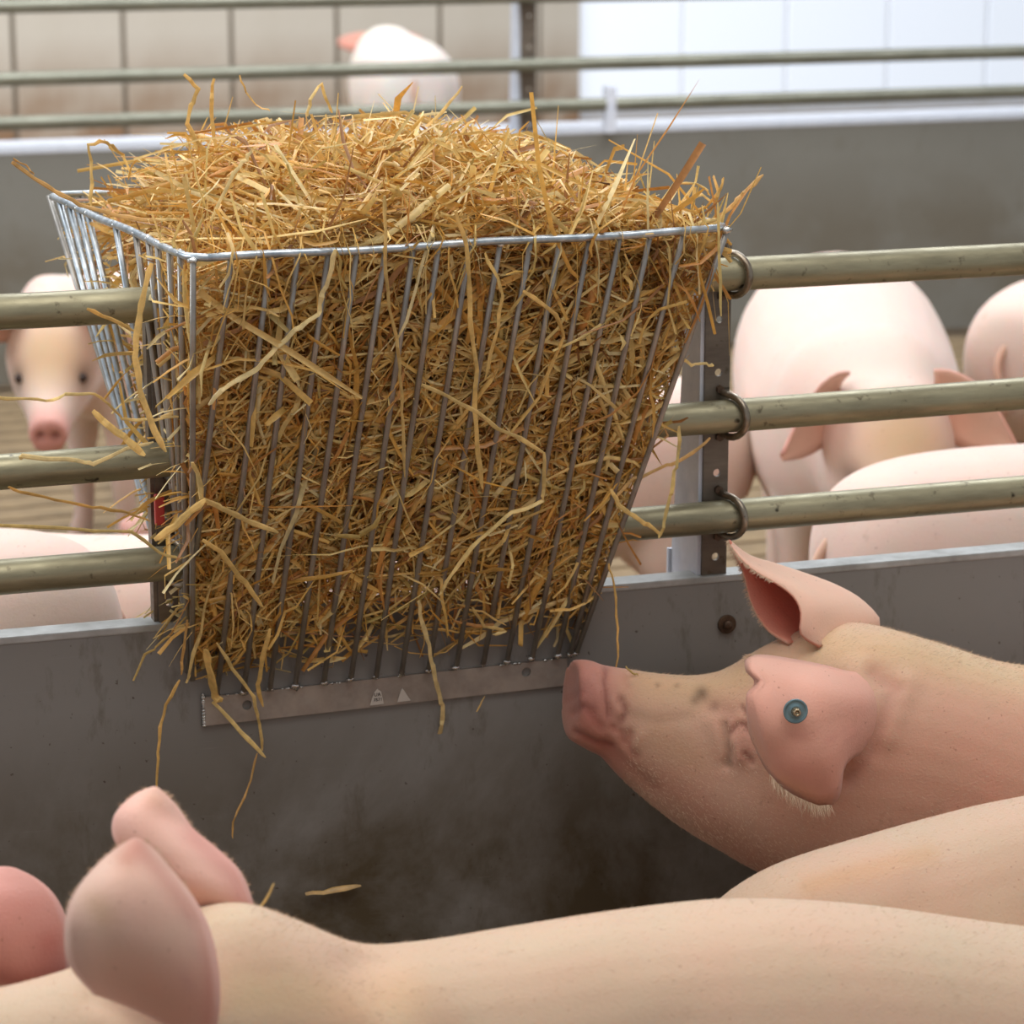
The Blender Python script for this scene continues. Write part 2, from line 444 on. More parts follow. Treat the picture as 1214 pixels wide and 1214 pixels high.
for i, tx in enumerate(left_x):
    # rim point: intersection of the left rim with the pixel column
    t = min(1, max(0, (229 - tx) / 171.)); lo, hi = 0, 1
    for _ in range(30):
        mid = (lo + hi) / 2; P = FRL + (BKL - FRL) * mid
        if proj(P)[0] > tx: lo = mid
        else: hi = mid
    A = FRL + (BKL - FRL) * lo
    f = (i + 1) / (nl + 1)
    zb = .73 if .35 < f < .65 else .66
    Y = -.03 + .058 * f
    if .35 < f < .65: Y = -.028 if f < .5 else .028
    Bp = np.array([RLL[0] - .012 + .012 * f, Y, zb]); rod(A, Bp, .0040, 0, None, 'wire2' if i > 4 else 'wire'); weld_pts.append(A)
    f2 = (i + 1) / (nl + 1); A2 = FRR + (BKR - FRR) * f2
    zb = .73 if .35 < f2 < .65 else .67
    rod(A2, (RLR[0] + .006 - .012 * f2, Y, zb), .0037, 0); weld_pts.append(A2)
rod(BKL, (BLL[0], .027, BLL[2]), .0037); rod(BKR, (BLR[0], .027, BLR[2]), .0037)
for k in range(1, 16):
    t = k / 16; rod(BKL + (BKR - BKL) * t, BLL + (BLR - BLL) * t, .0036)
# flat bar with two bolt holes
ux = (RLR - RLL); Lr = float(np.linalg.norm(ux)); ux /= Lr
uz = np.cross(np.array([0, 1, 0]), ux) * -1; uz = uz / np.linalg.norm(uz)
if uz[2] < 0: uz = -uz
org = on_y(243, 860, -.0195) ; w_r = float(np.linalg.norm(on_y(672, 812, -.0195) - org)); dx = (on_y(672, 812, -.0195) - org) / w_r
uzr = np.array([-dx[2], 0, dx[0]])
def rc(px, py): P = on_y(px, py, -.022) - org; return float(P @ dx), float(P @ uzr)
h1, h2 = rc(293, 836), rc(624, 797)
rail = put('rail', plate_me('rail', w_r, .036, .005, [(h1[0], h1[1], .0062), (h2[0], h2[1], .0062)], org, dx, uzr, (0, 1, 0)), M['rail'], rack, False)
# triangular marks and the printed characters on the bar
def flatpoly(name, pts, y_, m, parent):
    V = [on_y(a, b_, y_) for a, b_ in pts] + [on_y(a, b_, y_) + np.array([0, .0006, 0]) for a, b_ in pts]; n = len(pts)
    return put(name, mesh(name, V, [tuple(range(n)), tuple(range(n, 2 * n))[::-1]] + [(i, (i + 1) % n, n + (i + 1) % n, n + i) for i in range(n)]), m, parent, False)
s1 = flatpoly('sticker', [(438.5, 836.5), (455, 834.5), (452, 820), (447.5, 817), (443.5, 821)], -.0232, M['sticker'], rack)
s2 = flatpoly('sticker', [(471, 832.5), (487, 830.5), (479, 818.5), (477, 816), (475, 819.5)], -.0232, M['sticker'], rack)
def text_me(txt, size, px, py, y_):
    cu = bpy.data.curves.new('t', 'FONT'); cu.body = txt; cu.size = size; cu.extrude = .0002; cu.align_x = 'CENTER'; cu.resolution_u = 2
    ob = bpy.data.objects.new('tmp', cu); COL.objects.link(ob); dg = bpy.context.evaluated_depsgraph_get()
    me = bpy.data.meshes.new_from_object(ob.evaluated_get(dg)); bpy.data.objects.remove(ob)
    o_ = on_y(px, py, y_)
    for v in me.vertices: v.co = Vector(o_ + dx * v.co.x + uzr * v.co.y + np.array([0, -1, 0]) * v.co.z)
    me.materials.clear(); return me
put('lettering', text_me('UA', .0062, 447.5, 825.3, -.0236), M['ink'], s1, False)
put('lettering', text_me('7571', .0056, 448.3, 831.2, -.0236), M['ink'], s1, False)
# weld beads: one joined part
V, Fc = [], []
for P in weld_pts:
    bm = bmesh.new(); bmesh.ops.create_icosphere(bm, subdivisions=1, radius=random.uniform(.004, .0056)); o_ = len(V)
    V += [np.array(v.co) * np.array([1.2, 1, .9]) + P + RNG.normal(0, .0009, 3) for v in bm.verts]; bm.verts.index_update()
    Fc += [tuple(o_ + v.index for v in f.verts) for f in bm.faces]; bm.free()
for i in range(60):
    t = random.random(); P = org + dx * w_r * t + uzr * .036 + np.array([0, -.002, 0])
    if i < 26: t = i / 25; P = org + uzr * .036 * t * 1.1 + np.array([-.001, -.001, 0])
    bm = bmesh.new(); bmesh.ops.create_icosphere(bm, subdivisions=1, radius=random.uniform(.0013, .0026)); o_ = len(V); bm.verts.index_update()
    V += [np.array(v.co) * np.array([1.4, 1, .8]) + P for v in bm.verts]; Fc += [tuple(o_ + v.index for v in f.verts) for f in bm.faces]; bm.free()
wb = put('weld_beads', mesh('weld_beads', V, Fc), M['weld'], rack); wb['kind'] = 'stuff'

# ------------------------------------------------------------------ straw
STRAWS = [lin(242, 200, 116), lin(232, 180, 92), lin(250, 222, 150), lin(212, 152, 82), lin(234, 200, 130), lin(170, 120, 70), lin(252, 234, 180), lin(214, 188, 116)]
STRAW_W = np.array([.22, .18, .20, .10, .13, .05, .08, .05]); STRAW_W = STRAW_W / STRAW_W.sum()
SA = np.array([c[:3] for c in STRAWS])


def ribbons(P, width, cols, twist=None, stalk=None):
    """P (n,k,3) centre lines -> verts, faces, colours; a folded ribbon of two strips"""
    n, k, _ = P.shape
    T = np.gradient(P, axis=1); T /= np.linalg.norm(T, axis=2, keepdims=True) + 1e-9
    r = RNG.normal(size=(n, 1, 3)); s = np.cross(T, np.broadcast_to(r, T.shape)); s /= np.linalg.norm(s, axis=2, keepdims=True) + 1e-9
    u = np.cross(s, T)
    if twist is None: twist = RNG.normal(0, .7, n)
    a = twist[:, None] * np.linspace(0, 1, k)[None, :]
    sa = s * np.cos(a)[..., None] + u * np.sin(a)[..., None]; ua = np.cross(sa, T)
    prof = np.ones((n, k)); tp = RNG.random(n) < .6
    prof[tp, -1] = RNG.uniform(.1, .5, tp.sum()); prof[:, 0] = RNG.uniform(.4, 1, n)
    if k > 3: prof[:, 1:-1] *= RNG.uniform(.75, 1.15, (n, k - 2))
    wv = width[:, None] * prof; fold = RNG.uniform(.2, .75, n)[:, None] * wv
    A = P - sa * wv[..., None] / 2; B = P + ua * fold[..., None] / 2; C_ = P + sa * wv[..., None] / 2
    V = np.stack([A, B, C_], axis=2).reshape(-1, 3)
    base = (np.arange(n) * k * 3)[:, None, None]; i = (np.arange(k - 1) * 3)[None, :, None]; j = np.arange(2)[None, None, :]
    v0 = base + i + j
    Fq = np.stack([v0, v0 + 1, v0 + 4, v0 + 3], axis=-1).reshape(-1, 4)
    Cc = np.repeat(cols, k * 3, axis=0)
    return V, Fq, Cc


def fast_mesh(name, V, Fq, Cc):
    me = bpy.data.meshes.new(name); nv, nf = len(V), len(Fq)
    me.vertices.add(nv); me.vertices.foreach_set('co', np.asarray(V, np.float32).ravel())
    m_ = Fq.shape[1]
    me.loops.add(nf * m_); me.loops.foreach_set('vertex_index', Fq.astype(np.int32).ravel())
    me.polygons.add(nf); me.polygons.foreach_set('loop_start', (np.arange(nf) * m_).astype(np.int32))
    me.update(calc_edges=True)
    a = me.attributes.new('tint', 'FLOAT_COLOR', 'POINT')
    a.data.foreach_set('color', np.concatenate([Cc, np.ones((nv, 1))], axis=1).astype(np.float32).ravel())
    return me


def unit(v): return v / (np.linalg.norm(v, axis=-1, keepdims=True) + 1e-9)
def Yf(z): return -.032 + (-.22 + .032) * (z - .63) / (ZT - .63)
def Yb(z): return .03 + (.345 - .03) * (z - .63) / (ZT - .63)
def Xl(z, v): t = (z - .63) / (ZT - .63); return RLL[0] + t * ((FRL[0] + (BKL[0] - FRL[0]) * v) - RLL[0])
def Xr(z, v): t = (z - .63) / (ZT - .63); return RLR[0] + t * ((FRR[0] + (BKR[0] - FRR[0]) * v) - RLR[0])
crest = [(100, 236), (150, 205), (185, 190), (235, 168), (290, 160), (340, 155), (400, 152), (450, 150), (500, 142), (545, 146), (590, 158), (640, 174), (690, 196), (730, 232), (780, 258), (850, 268)]
cx = [float(on_y(a, b_, .06)[0]) for a, b_ in crest]; cz = [float(on_y(a, b_, .06)[2]) for a, b_ in crest]
def mound(x, y): h = np.interp(x, cx, cz) - ZT; return h * np.clip(1 - ((y - .06) / .31) ** 2, 0, 1) ** .75


def make_pile(n, zone):
    k = 6
    L = RNG.gamma(4, .027, n).clip(.03, .26)
    if zone == 'front':
        u0 = RNG.uniform(.0, 1, n); wv = RNG.beta(1.25, 1.05, n); z = .655 + wv * (ZT - .66)
        keep = RNG.random(n) < np.clip((z - .675) / .10, .10, 1) + (u0 < .22) * .25; z = np.where(keep, z, RNG.uniform(.8, 1.18, n))
        v = RNG.random(n) ** 1.6 * .26; u = u0
        ang = np.where(RNG.random(n) < .7, RNG.normal(.35, .75, n), RNG.uniform(0, PI, n))
        d = np.stack([np.cos(ang), RNG.normal(0, .16, n), np.sin(ang)], -1)
    elif zone in ('left', 'right'):
        z = RNG.uniform(.70, ZT - .02, n) if zone == 'right' else RNG.uniform(.68, ZT - .04, n); v = RNG.uniform(0, 1, n); u = RNG.random(n) * .16
        if zone == 'left':
            v = v * .5; u = u + ss(.90, 1.15, z) * .10 + .05 * RNG.random(n)
        if zone == 'right': u = 1 - u
        ang = RNG.uniform(0, PI, n); d = np.stack([RNG.normal(0, .35, n), np.cos(ang), np.sin(ang)], -1)
    elif zone == 'top':
        z = np.full(n, ZT); v = RNG.random(n); u = .07 + .90 * RNG.random(n) ** .9
        d = RNG.normal(size=(n, 3)) * np.array([1, .8, .30])
    else:
        z = RNG.uniform(.75, ZT, n); v = RNG.uniform(.1, 1, n); u = RNG.uniform(.05, .95, n); d = RNG.normal(size=(n, 3))
    d = unit(d)
    y = Yf(z) + (Yb(z) - Yf(z)) * v; x = Xl(z, v) + (Xr(z, v) - Xl(z, v)) * u
    if zone == 'top':
        z = ZT - .02 + mound(x, y) * (RNG.random(n) ** .45) + .0
        z -= .05 * ss(.24, .07, u) + .03 * ss(.16, .07, u) * RNG.random(n)
    c = np.stack([x, y, z], -1)
    t = np.linspace(-.5, .5, k)
    bend = unit(np.cross(d, RNG.normal(size=(n, 3))))
    amt = L * RNG.normal(0, .22, n)
    kp = RNG.uniform(-.35, .35, n); kd = unit(np.cross(d, RNG.normal(size=(n, 3)))) * (RNG.random(n) < .5)[:, None] * RNG.uniform(.2, 1.2, n)[:, None]
    P = c[:, None, :] + d[:, None, :] * (L[:, None] * t[None])[..., None]
    P += bend[:, None, :] * (amt[:, None] * (t[None] * 2) ** 2)[..., None]
    P += kd[:, None, :] * (L[:, None] * np.maximum(t[None] - kp[:, None], 0))[..., None]
    # a small second crook
    P[:, 2:4] += RNG.normal(0, .0035, (n, 2, 3))
    # stay inside the rack, a few poke out between the wires
    zz = np.clip(P[..., 2], .63, ZT); free = RNG.random(n)[:, None]
    lim = Yf(zz) + .006
    if zone in ('front', 'left', 'right', 'inner'):
        out = np.where(free > .93, .022, .0)
        P[..., 1] = np.maximum(P[..., 1], lim - out + RNG.random((n, 1)) * .008)
        vv = np.clip((P[..., 1] - Yf(zz)) / (Yb(zz) - Yf(zz)), 0, 1)
        o2 = np.where(free > .90, .035, .002)
        P[..., 0] = np.clip(P[..., 0], Xl(zz, vv) - o2, Xr(zz, vv) + o2)
        P[..., 1] = np.minimum(P[..., 1], Yb(zz))
        P[..., 2] = np.maximum(P[..., 2], .648 + .07 * RNG.random((n, 1)) ** 2)
        P[..., 2] = np.where(zone == 'inner', np.minimum(P[..., 2], ZT), P[..., 2])
    else:
        top = ZT + mound(P[..., 0], P[..., 1]) + np.where(free > .94, .05, .012)
        P[..., 2] = np.minimum(P[..., 2], top)
        P[..., 1] = np.maximum(P[..., 1], -.20 - np.where(free > .95, .03, 0)); xle = FRL[0] + (BKL[0] - FRL[0]) * np.clip((P[..., 1] + .22) / .57, 0, 1); P[..., 0] = np.clip(P[..., 0], xle + np.where(free > .975, -.05, .012), FRR[0] + .012)
    # keep off the panel below its top edge
    low = (P[..., 2] < .728) & (np.abs(P[..., 1]) < .024)
    P[..., 1] = np.where(low, -.024, P[..., 1])
    wd_ = RNG.gamma(4.5, .00085, n).clip(.0013, .0082) * np.where(L > .1, 1.1, .9)
    cols = SA[RNG.choice(len(SA), n, p=STRAW_W)] * RNG.uniform(.78, 1.08, (n, 1))
    if zone == 'front': cols = cols * np.array([1.06, 1.04, .99])
    return P, wd_, cols


parts = []
for zone, n in (('front', 5200), ('top', 4300), ('left', 700), ('right', 900), ('inner', 3600)):
    P, wd_, cols = make_pile(n, zone); parts.append(ribbons(P, wd_, cols))
# strands that spill over the rim and hang outside, and strands sticking out on the left
P = []; W = []
for i in range(46):
    x = random.uniform(FRL[0] + .03, FRR[0] - .02); L = random.uniform(.04, .17); z = ZT + .018
    pts = [(x, -.15, z + .004), (x + random.uniform(-.02, .02), -.205, z)]
    zz = z; xx_ = pts[-1][0]; sx_ = random.uniform(-.35, .35)
    for j in range(4): zz -= L / 4; xx_ += sx_ * L / 4 + random.uniform(-.006, .006); pts.append((xx_, float(Yf(min(zz, ZT))) - .006 - random.uniform(0, .008), zz))
    P.append(pts); W.append(random.uniform(.0015, .0042))
for i in range(130):
    z = random.choice([random.uniform(.70, .95), random.uniform(.72, 1.12)]); v = random.random() * .8; a = random.uniform(-.7, .7)
    x = float(Xl(z, v)) + .02; y = float(Yf(z) + (Yb(z) - Yf(z)) * v) ; L = random.uniform(.03, .075)
    pts = [(x - L * t * math.cos(a), y - .10 * t * t * L + .003 * random.uniform(-1, 1), z + L * t * math.sin(a) - .3 * L * t * t) for t in np.linspace(-.4, 1, 6)]
    P.append(pts); W.append(random.uniform(.0016, .0050))
for i in range(120):   # flyaway strands on the crest
    x = random.uniform(FRL[0] - .02, FRR[0]); y = random.uniform(-.16, .28); h = float(mound(x, y)); z = ZT + h - .02
    L = random.uniform(.03, .085); a = random.uniform(0, 2 * PI); e = random.uniform(.15, 1.25)
    d_ = (math.cos(a) * math.cos(e), math.sin(a) * math.cos(e), math.sin(e)); kx = random.uniform(-.9, .9)
    pts = [(x + d_[0] * L * t + (kx * L * max(0, t - .55)), y + d_[1] * L * t, z + d_[2] * L * t - abs(kx) * .9 * L * max(0, t - .6)) for t in np.linspace(0, 1, 6)]
    P.append(pts); W.append(random.uniform(.0014, .0036))
n = len(P); cols = SA[RNG.choice([0, 1, 2, 4, 6, 7], n)] * RNG.uniform(.9, 1.1, (n, 1))
parts.append(ribbons(np.array(P), np.array(W), cols))
V = []; Fq = []; Cc = []; o_ = 0
for a, f, c in parts: V.append(a); Fq.append(f + o_); Cc.append(c); o_ += len(a)
pile = put('straw_pile', fast_mesh('straw_pile', np.concatenate(V), np.concatenate(Fq), np.concatenate(Cc)), M['straw'])
tag(pile, 'heap of golden straw filling the wire rack and mounded above its rim', 'straw', kind='stuff')


# single stalks that can be picked out: (pixels, distance off the front wire plane or a fixed Y, width mm, colour, label)
def on_front(px, py, off):
    d = ray(px, py); k = (-.22 + .032) / (ZT - .63); A = -.032 - k * .63 - off      # Y = A + k z
    t = (A + k * CAM[2] - CAM[1]) / (d[1] - k * d[2]); return CAM + d * t
STK = [
 ([(398, 296), (390, 330), (382, 352), (377, 372), (350, 392), (322, 418), (302, 440), (280, 452), (262, 463), (247, 480)], 'f', .016, 5.6, 6, 'long pale split stalk bent across the upper left of the front wires'),
 ([(456, 232), (457, 270), (457, 325), (463, 372), (472, 410), (474, 445), (479, 500), (480, 566)], 'f', .014, 4.6, 4, 'long straight stalk hanging from the rim down the middle of the front, left of centre'),
 ([(540, 250), (552, 290), (557, 340), (558, 385), (566, 440), (563, 480), (567, 540), (572, 580)], 'f', .015, 5.2, 0, 'tangled yellow stalk hanging over the rim at the centre of the front'),
 ([(500, 456), (530, 470), (568, 490), (590, 508), (618, 520), (646, 538)], 'f', .016, 5.0, 2, 'stalk sloping down to the right across the centre of the wires, ending in a bend'),
 ([(645, 536), (645, 570), (643, 594), (600, 612), (560, 648), (530, 690), (520, 706)], 'f', .017, 4.8, 2, 'bent stalk right of centre that folds back down to the left'),
 ([(496, 712), (500, 735), (508, 765), (513, 790), (518, 812), (524, 838), (524, 858), (519, 886)], 'f', .012, 5.2, 6, 'single stalk hanging over the flat bar with a pale flared tip'),
 ([(228, 548), (236, 570), (240, 590), (262, 602), (300, 620), (330, 632)], 'f', .02, 6.5, 2, 'crushed pale stalk wrapped round the left corner wires at mid height'),
 ([(183, 640), (208, 622), (228, 604), (244, 592)], 'f', .03, 7.6, 0, 'broad yellow leaf crossing the left corner wires just above the lowest pipe'),
 ([(-30, 470), (30, 473), (62, 475), (78, 468), (112, 466), (128, 478), (146, 497), (185, 497), (212, 494)], 'y', -.13, 3.6, 2, 'thin crooked stalk pointing left across the pig face at the left edge'),
 ([(24, 545), (26, 541), (92, 545), (110, 550), (150, 532), (182, 524)], 'y', -.12, 4.8, 6, 'pale flat stalk lying along the middle pipe at the left'),
 ([(10, 577), (32, 586), (75, 594), (118, 602), (150, 608), (178, 618)], 'y', -.11, 3.8, 1, 'brownish stalk sticking out to the left just under the middle pipe'),
 ([(-20, 621), (40, 624), (110, 629), (155, 630), (190, 655), (212, 662)], 'y', -.10, 3.6, 7, 'long straight stalk reaching the left picture edge over the pink back'),
 ([(110, 487), (128, 504), (150, 520), (172, 540)], 'y', -.15, 8.0, 0, 'broad cut straw leaf with a square end left of the rack corner'),
 ([(14, 192), (40, 212), (72, 230), (100, 245), (150, 258), (190, 262)], 'y', -.02, 5.0, 3, 'long brownish stalk jutting out over the top left corner of the rim'),
 ([(20, 192), (16, 188), (34, 198), (40, 208)], 'y', -.02, 2.0, 3, 'short curled wisp at the tip of the leftmost brown stalk'),
 ([(108, 246), (108, 205), (105, 172), (122, 168), (132, 172), (148, 188)], 'y', .10, 4.4, 0, 'hooked stalk standing up near the left end of the heap'),
 ([(218, 88), (236, 106), (226, 125), (222, 145), (236, 170), (252, 192)], 'y', .02, 5.0, 0, 'tallest hooked stalk rising from the left of the heap'),
 ([(254, 93), (250, 118), (252, 150), (256, 178)], 'y', .05, 5.2, 0, 'upright stalk just right of the tallest hooked one'),
 ([(284, 89), (292, 110), (304, 124), (320, 132)], 'y', .08, 3.0, 1, 'thin curved wisp in the air left of the heap top'),
 ([(364, 138), (368, 118), (380, 99), (386, 116), (394, 134)], 'y', .05, 4.0, 2, 'looped stalk on the crest left of the white pig behind'),
 ([(505, 150), (522, 136), (548, 102)], 'y', .05, 4.2, 0, 'short stalk slanting up from the crest in front of the white pig behind'),
 ([(470, 250), (520, 225), (565, 200), (600, 172), (603, 152)], 'y', -.06, 4.2, 2, 'long straight stalk lying diagonally up the middle of the heap'),
 ([(250, 262), (262, 235), (276, 205), (292, 190), (298, 178)], 'y', -.15, 4.0, 6, 'pale stalk standing on the heap above the left part of the front rim'),
 ([(840, 265), (862, 250), (874, 238), (884, 226), (905, 207)], 'y', -.19, 5.0, 3, 'brown split stalk pointing up and right from the right corner of the rim'),
 ([(838, 258), (848, 240), (854, 224), (858, 210)], 'y', -.20, 4.0, 0, 'stalk standing upright at the right corner of the rim'),
 ([(803, 218), (818, 217), (834, 222), (842, 232)], 'y', -.15, 3.0, 0, 'thin arched wisp left of the right rim corner'),
 ([(804, 262), (808, 240), (832, 231), (846, 240)], 'y', -.18, 4.0, 0, 'angled stalk bridging the right end of the heap'),
 ([(851, 240), (853, 300), (855, 375)], 'y', -.25, 3.4, 7, 'straight straw hanging straight down in front of the top u-bolt'),
 ([(846, 434), (838, 431), (820, 433), (806, 424), (796, 408)], 'y', -.12, 3.6, 2, 'short pale hooked stalk beside the upright post between the upper pipes'),
 ([(805, 505), (806, 530), (800, 560), (795, 590), (786, 625), (781, 638)], 'y', -.13, 5.4, 7, 'stiff greenish stalk standing before the pale post flange'),
 ([(842, 519), (820, 538), (790, 553), (752, 568), (730, 590)], 'y', -.11, 4.2, 3, 'stalk slanting up to the post between the middle and lowest pipes'),
 ([(724, 580), (735, 598), (750, 612), (768, 622), (785, 634)], 'y', -.12, 5.0, 0, 'stalk slanting down to the right in front of the lowest pipe'),
 ([(770, 515), (790, 522), (808, 532)], 'y', -.10, 2.6, 6, 'thin bright sliver under the middle pipe right of the rack'),
 ([(722, 668), (728, 690), (732, 730), (732, 765), (731, 797)], 'y', -.105, 2.6, 1, 'thin straw dangling onto the snout of the pig with the ear tag'),
 ([(213, 806), (196, 835), (191, 862), (187, 900), (185, 940)], 'y', -.06, 4.2, 1, 'stalk hanging below the lower left rack corner over the pale upright ear'),
 ([(252, 832), (275, 855), (300, 882), (315, 898)], 'y', -.04, 5.0, 2, 'stalk slanting down across the left end of the flat bar'),
 ([(257, 762), (276, 793), (300, 826), (307, 852), (309, 866), (311, 892)], 'f', .012, 4.0, 2, 'crooked stalk crossing the bolt hole end of the flat bar'),
 ([(305, 893), (298, 925), (288, 950), (276, 975), (276, 994)], 'y', -.03, 2.4, 3, 'hair-thin brown straw curling down the partition under the bar'),
 ([(222, 735), (218, 770), (215, 800)], 'f', .02, 3.8, 3, 'short brown stalk beside the lower left corner wire'),
 ([(158, 807), (172, 776), (184, 768), (205, 748), (222, 730)], 'y', -.05, 3.6, 7, 'kinked stalk poking out low on the left, below the partition top'),
 ([(565, 844), (575, 825)], 'y', -.03, 2.8, 0, 'short straw bit hanging just under the bar right of centre'),
 ([(304, 1082), (314, 1066), (325, 1047)], 'y', -.955, 2.4, 7, 'short straw stuck up behind the neck of the foremost pig'),
 ([(362, 1060), (395, 1056), (428, 1050)], 'y', -.024, 7, 5, 'dirty straw scrap stuck flat on the partition near its foot'),
 ([(180, 312), (170, 345), (165, 380), (160, 425), (168, 470), (184, 512), (197, 536)], 'y', -.21, 6.4, 0, 'long split leaf hanging down outside the left corner wires, top half'),
 ([(103, 366), (130, 379), (160, 393)], 'y', -.14, 5.0, 0, 'cut stalk crossing the end of the top pipe at the left'),
 ([(240, 640), (262, 655), (290, 690), (312, 720)], 'f', .013, 5.0, 0, 'slanting yellow stalk low behind the left part of the bar'),
 ([(575, 300), (590, 330), (596, 352), (588, 395), (575, 450)], 'f', .013, 5.6, 0, 'bowed stalk hanging just right of the centre below the rim'),
 ([(620, 345), (660, 372), (668, 400), (640, 470), (600, 520)], 'f', .012, 4.6, 1, 'long thin stalk curving down behind the middle of the right half'),
 ([(244, 770), (250, 800), (256, 826), (262, 832)], 'f', .012, 9.0, 0, 'wide flattened leaf covering the left end of the flat bar'),
 ([(320, 745), (312, 780), (306, 812), (312, 838)], 'f', .010, 5.0, 0, 'ragged strand dropping onto the bar right of its left bolt hole'),
 ([(560, 720), (574, 742), (600, 748), (584, 752)], 'f', .010, 4.0, 2, 'small hooked piece low in the rack right of centre'),
 ([(742, 790), (750, 797), (757, 801)], 'y', -.16, 2.4, 7, 'tiny straw bit lying on the snout bridge of the tagged pig'),
]
for pts, mode, off, wmm, ci, label in STK:
    n_ = len(pts)
    W = [on_front(a, b_, off) if mode == 'f' else on_y(a, b_, off) for a, b_ in pts]
    W = np.array(W)
    if mode == 'y': W[:, 1] += 0
    # a dry stalk bends in straight pieces with crushed joints, not in smooth arcs
    Q = []
    for i in range(n_ - 1):
        for t in (0, .45, .8) if i else (0, .3, .65): Q.append(W[i] + (W[i + 1] - W[i]) * t)
    Q.append(W[-1]); Q = np.array(Q); k = len(Q)
    Q[1:-1] += RNG.normal(0, .0007, (k - 2, 3))
    r = np.full(k, wmm / 2000. * 1.12) * RNG.uniform(.72, 1.12, k)
    r[0] *= .65; r[-1] *= .35; r[-2] *= .8
    flat_ = .22 if wmm > 3 else .5
    V_, F_ = tube(Q, r, 6, flat=flat_, ref=unit(np.array([.25, 1, -.2]) + RNG.normal(0, .35, 3)))
    me = mesh('straw_stalk', V_, F_); a = me.attributes.new('tint', 'FLOAT_COLOR', 'POINT')
    sh = 1 + .12 * np.sin(np.arange(len(V_)) / 6. * .9 + ci)
    a.data.foreach_set('color', np.concatenate([(np.array(SA[ci]) * .6 + SA[2] * .4)[None] * sh[:, None], np.ones((len(V_), 1))], 1).astype(np.float32).ravel())
    tag(put('straw_stalk', me, M['straw'], None, False), label, 'straw', 'loose straw stalks sticking out of the rack')


# ------------------------------------------------------------------ pigs
PINK = np.array(lin(220, 178, 156)[:3]); ROSE = np.array(lin(208, 146, 132)[:3]); DEEP = np.array(lin(176, 84, 74)[:3])
CREAM = np.array(lin(228, 196, 160)[:3]); MUD = np.array(lin(128, 100, 72)[:3])


def loft(stations, n=28, m=5, ex=2.15):
    """stations: (centre, up vector, side vector, half height, half width) -> closed surface"""
    A = np.array([np.concatenate([c, u, s, [h, w_]]) for c, u, s, h, w_ in stations], float)
    A = catmull(A, m); V = []; k = len(A)
    for a in A:
        c, u, s, h, w_ = a[:3], a[3:6], a[6:9], a[9], a[10]
        for j in range(n):
            t = 2 * PI * j / n; ct, st = math.cos(t), math.sin(t)
            V.append(c + s * w_ * math.copysign(abs(ct) ** (2 / ex), ct) + u * h * math.copysign(abs(st) ** (2 / ex), st))
    Fc = [(i * n + j, i * n + (j + 1) % n, (i + 1) * n + (j + 1) % n, (i + 1) * n + j) for i in range(k - 1) for j in range(n)]
    Fc += [tuple(range(n))[::-1], tuple(range((k - 1) * n, k * n))]
    return V, Fc


def leg_loft(pts):
    """pts: (x,y,z,rx,ry)"""
    return loft([(np.array(p[:3]), np.array([1., 0, 0]), np.array([0, 1., 0]), p[3], p[4]) for p in pts], 14, 3, 2)


def merge(lst):
    V = []; Fc = []
    for v, f in lst: o_ = len(V); V += list(v); Fc += [tuple(i + o_ for i in q) for q in f]
    return V, Fc


def remesh(V, Fc, voxel, smooth):
    me = mesh('t', V, Fc); bm = bmesh.new(); bm.from_mesh(me); bmesh.ops.recalc_face_normals(bm, faces=bm.faces); bm.to_mesh(me); bm.free()
    ob = bpy.data.objects.new('tmp', me); COL.objects.link(ob)
    r = ob.modifiers.new('r', 'REMESH'); r.mode = 'VOXEL'; r.voxel_size = voxel
    s_ = ob.modifiers.new('s', 'SMOOTH'); s_.factor = .5; s_.iterations = smooth
    dg = bpy.context.evaluated_depsgraph_get(); out = bpy.data.meshes.new_from_object(ob.evaluated_get(dg))
    bpy.data.objects.remove(ob); bpy.data.meshes.remove(me); return out


def get(me):
    n = len(me.vertices); co = np.empty(n * 3, np.float32); no = np.empty(n * 3, np.float32)
    me.vertices.foreach_get('co', co); me.vertices.foreach_get('normal', no)
    return co.reshape(-1, 3).astype(float), no.reshape(-1, 3).astype(float)


def set_tint(me, C):
    a = me.attributes.get('tint') or me.attributes.new('tint', 'FLOAT_COLOR', 'POINT')
    a.data.foreach_set('color', np.concatenate([np.clip(C, 0, 1), np.ones((len(C), 1))], 1).astype(np.float32).ravel())


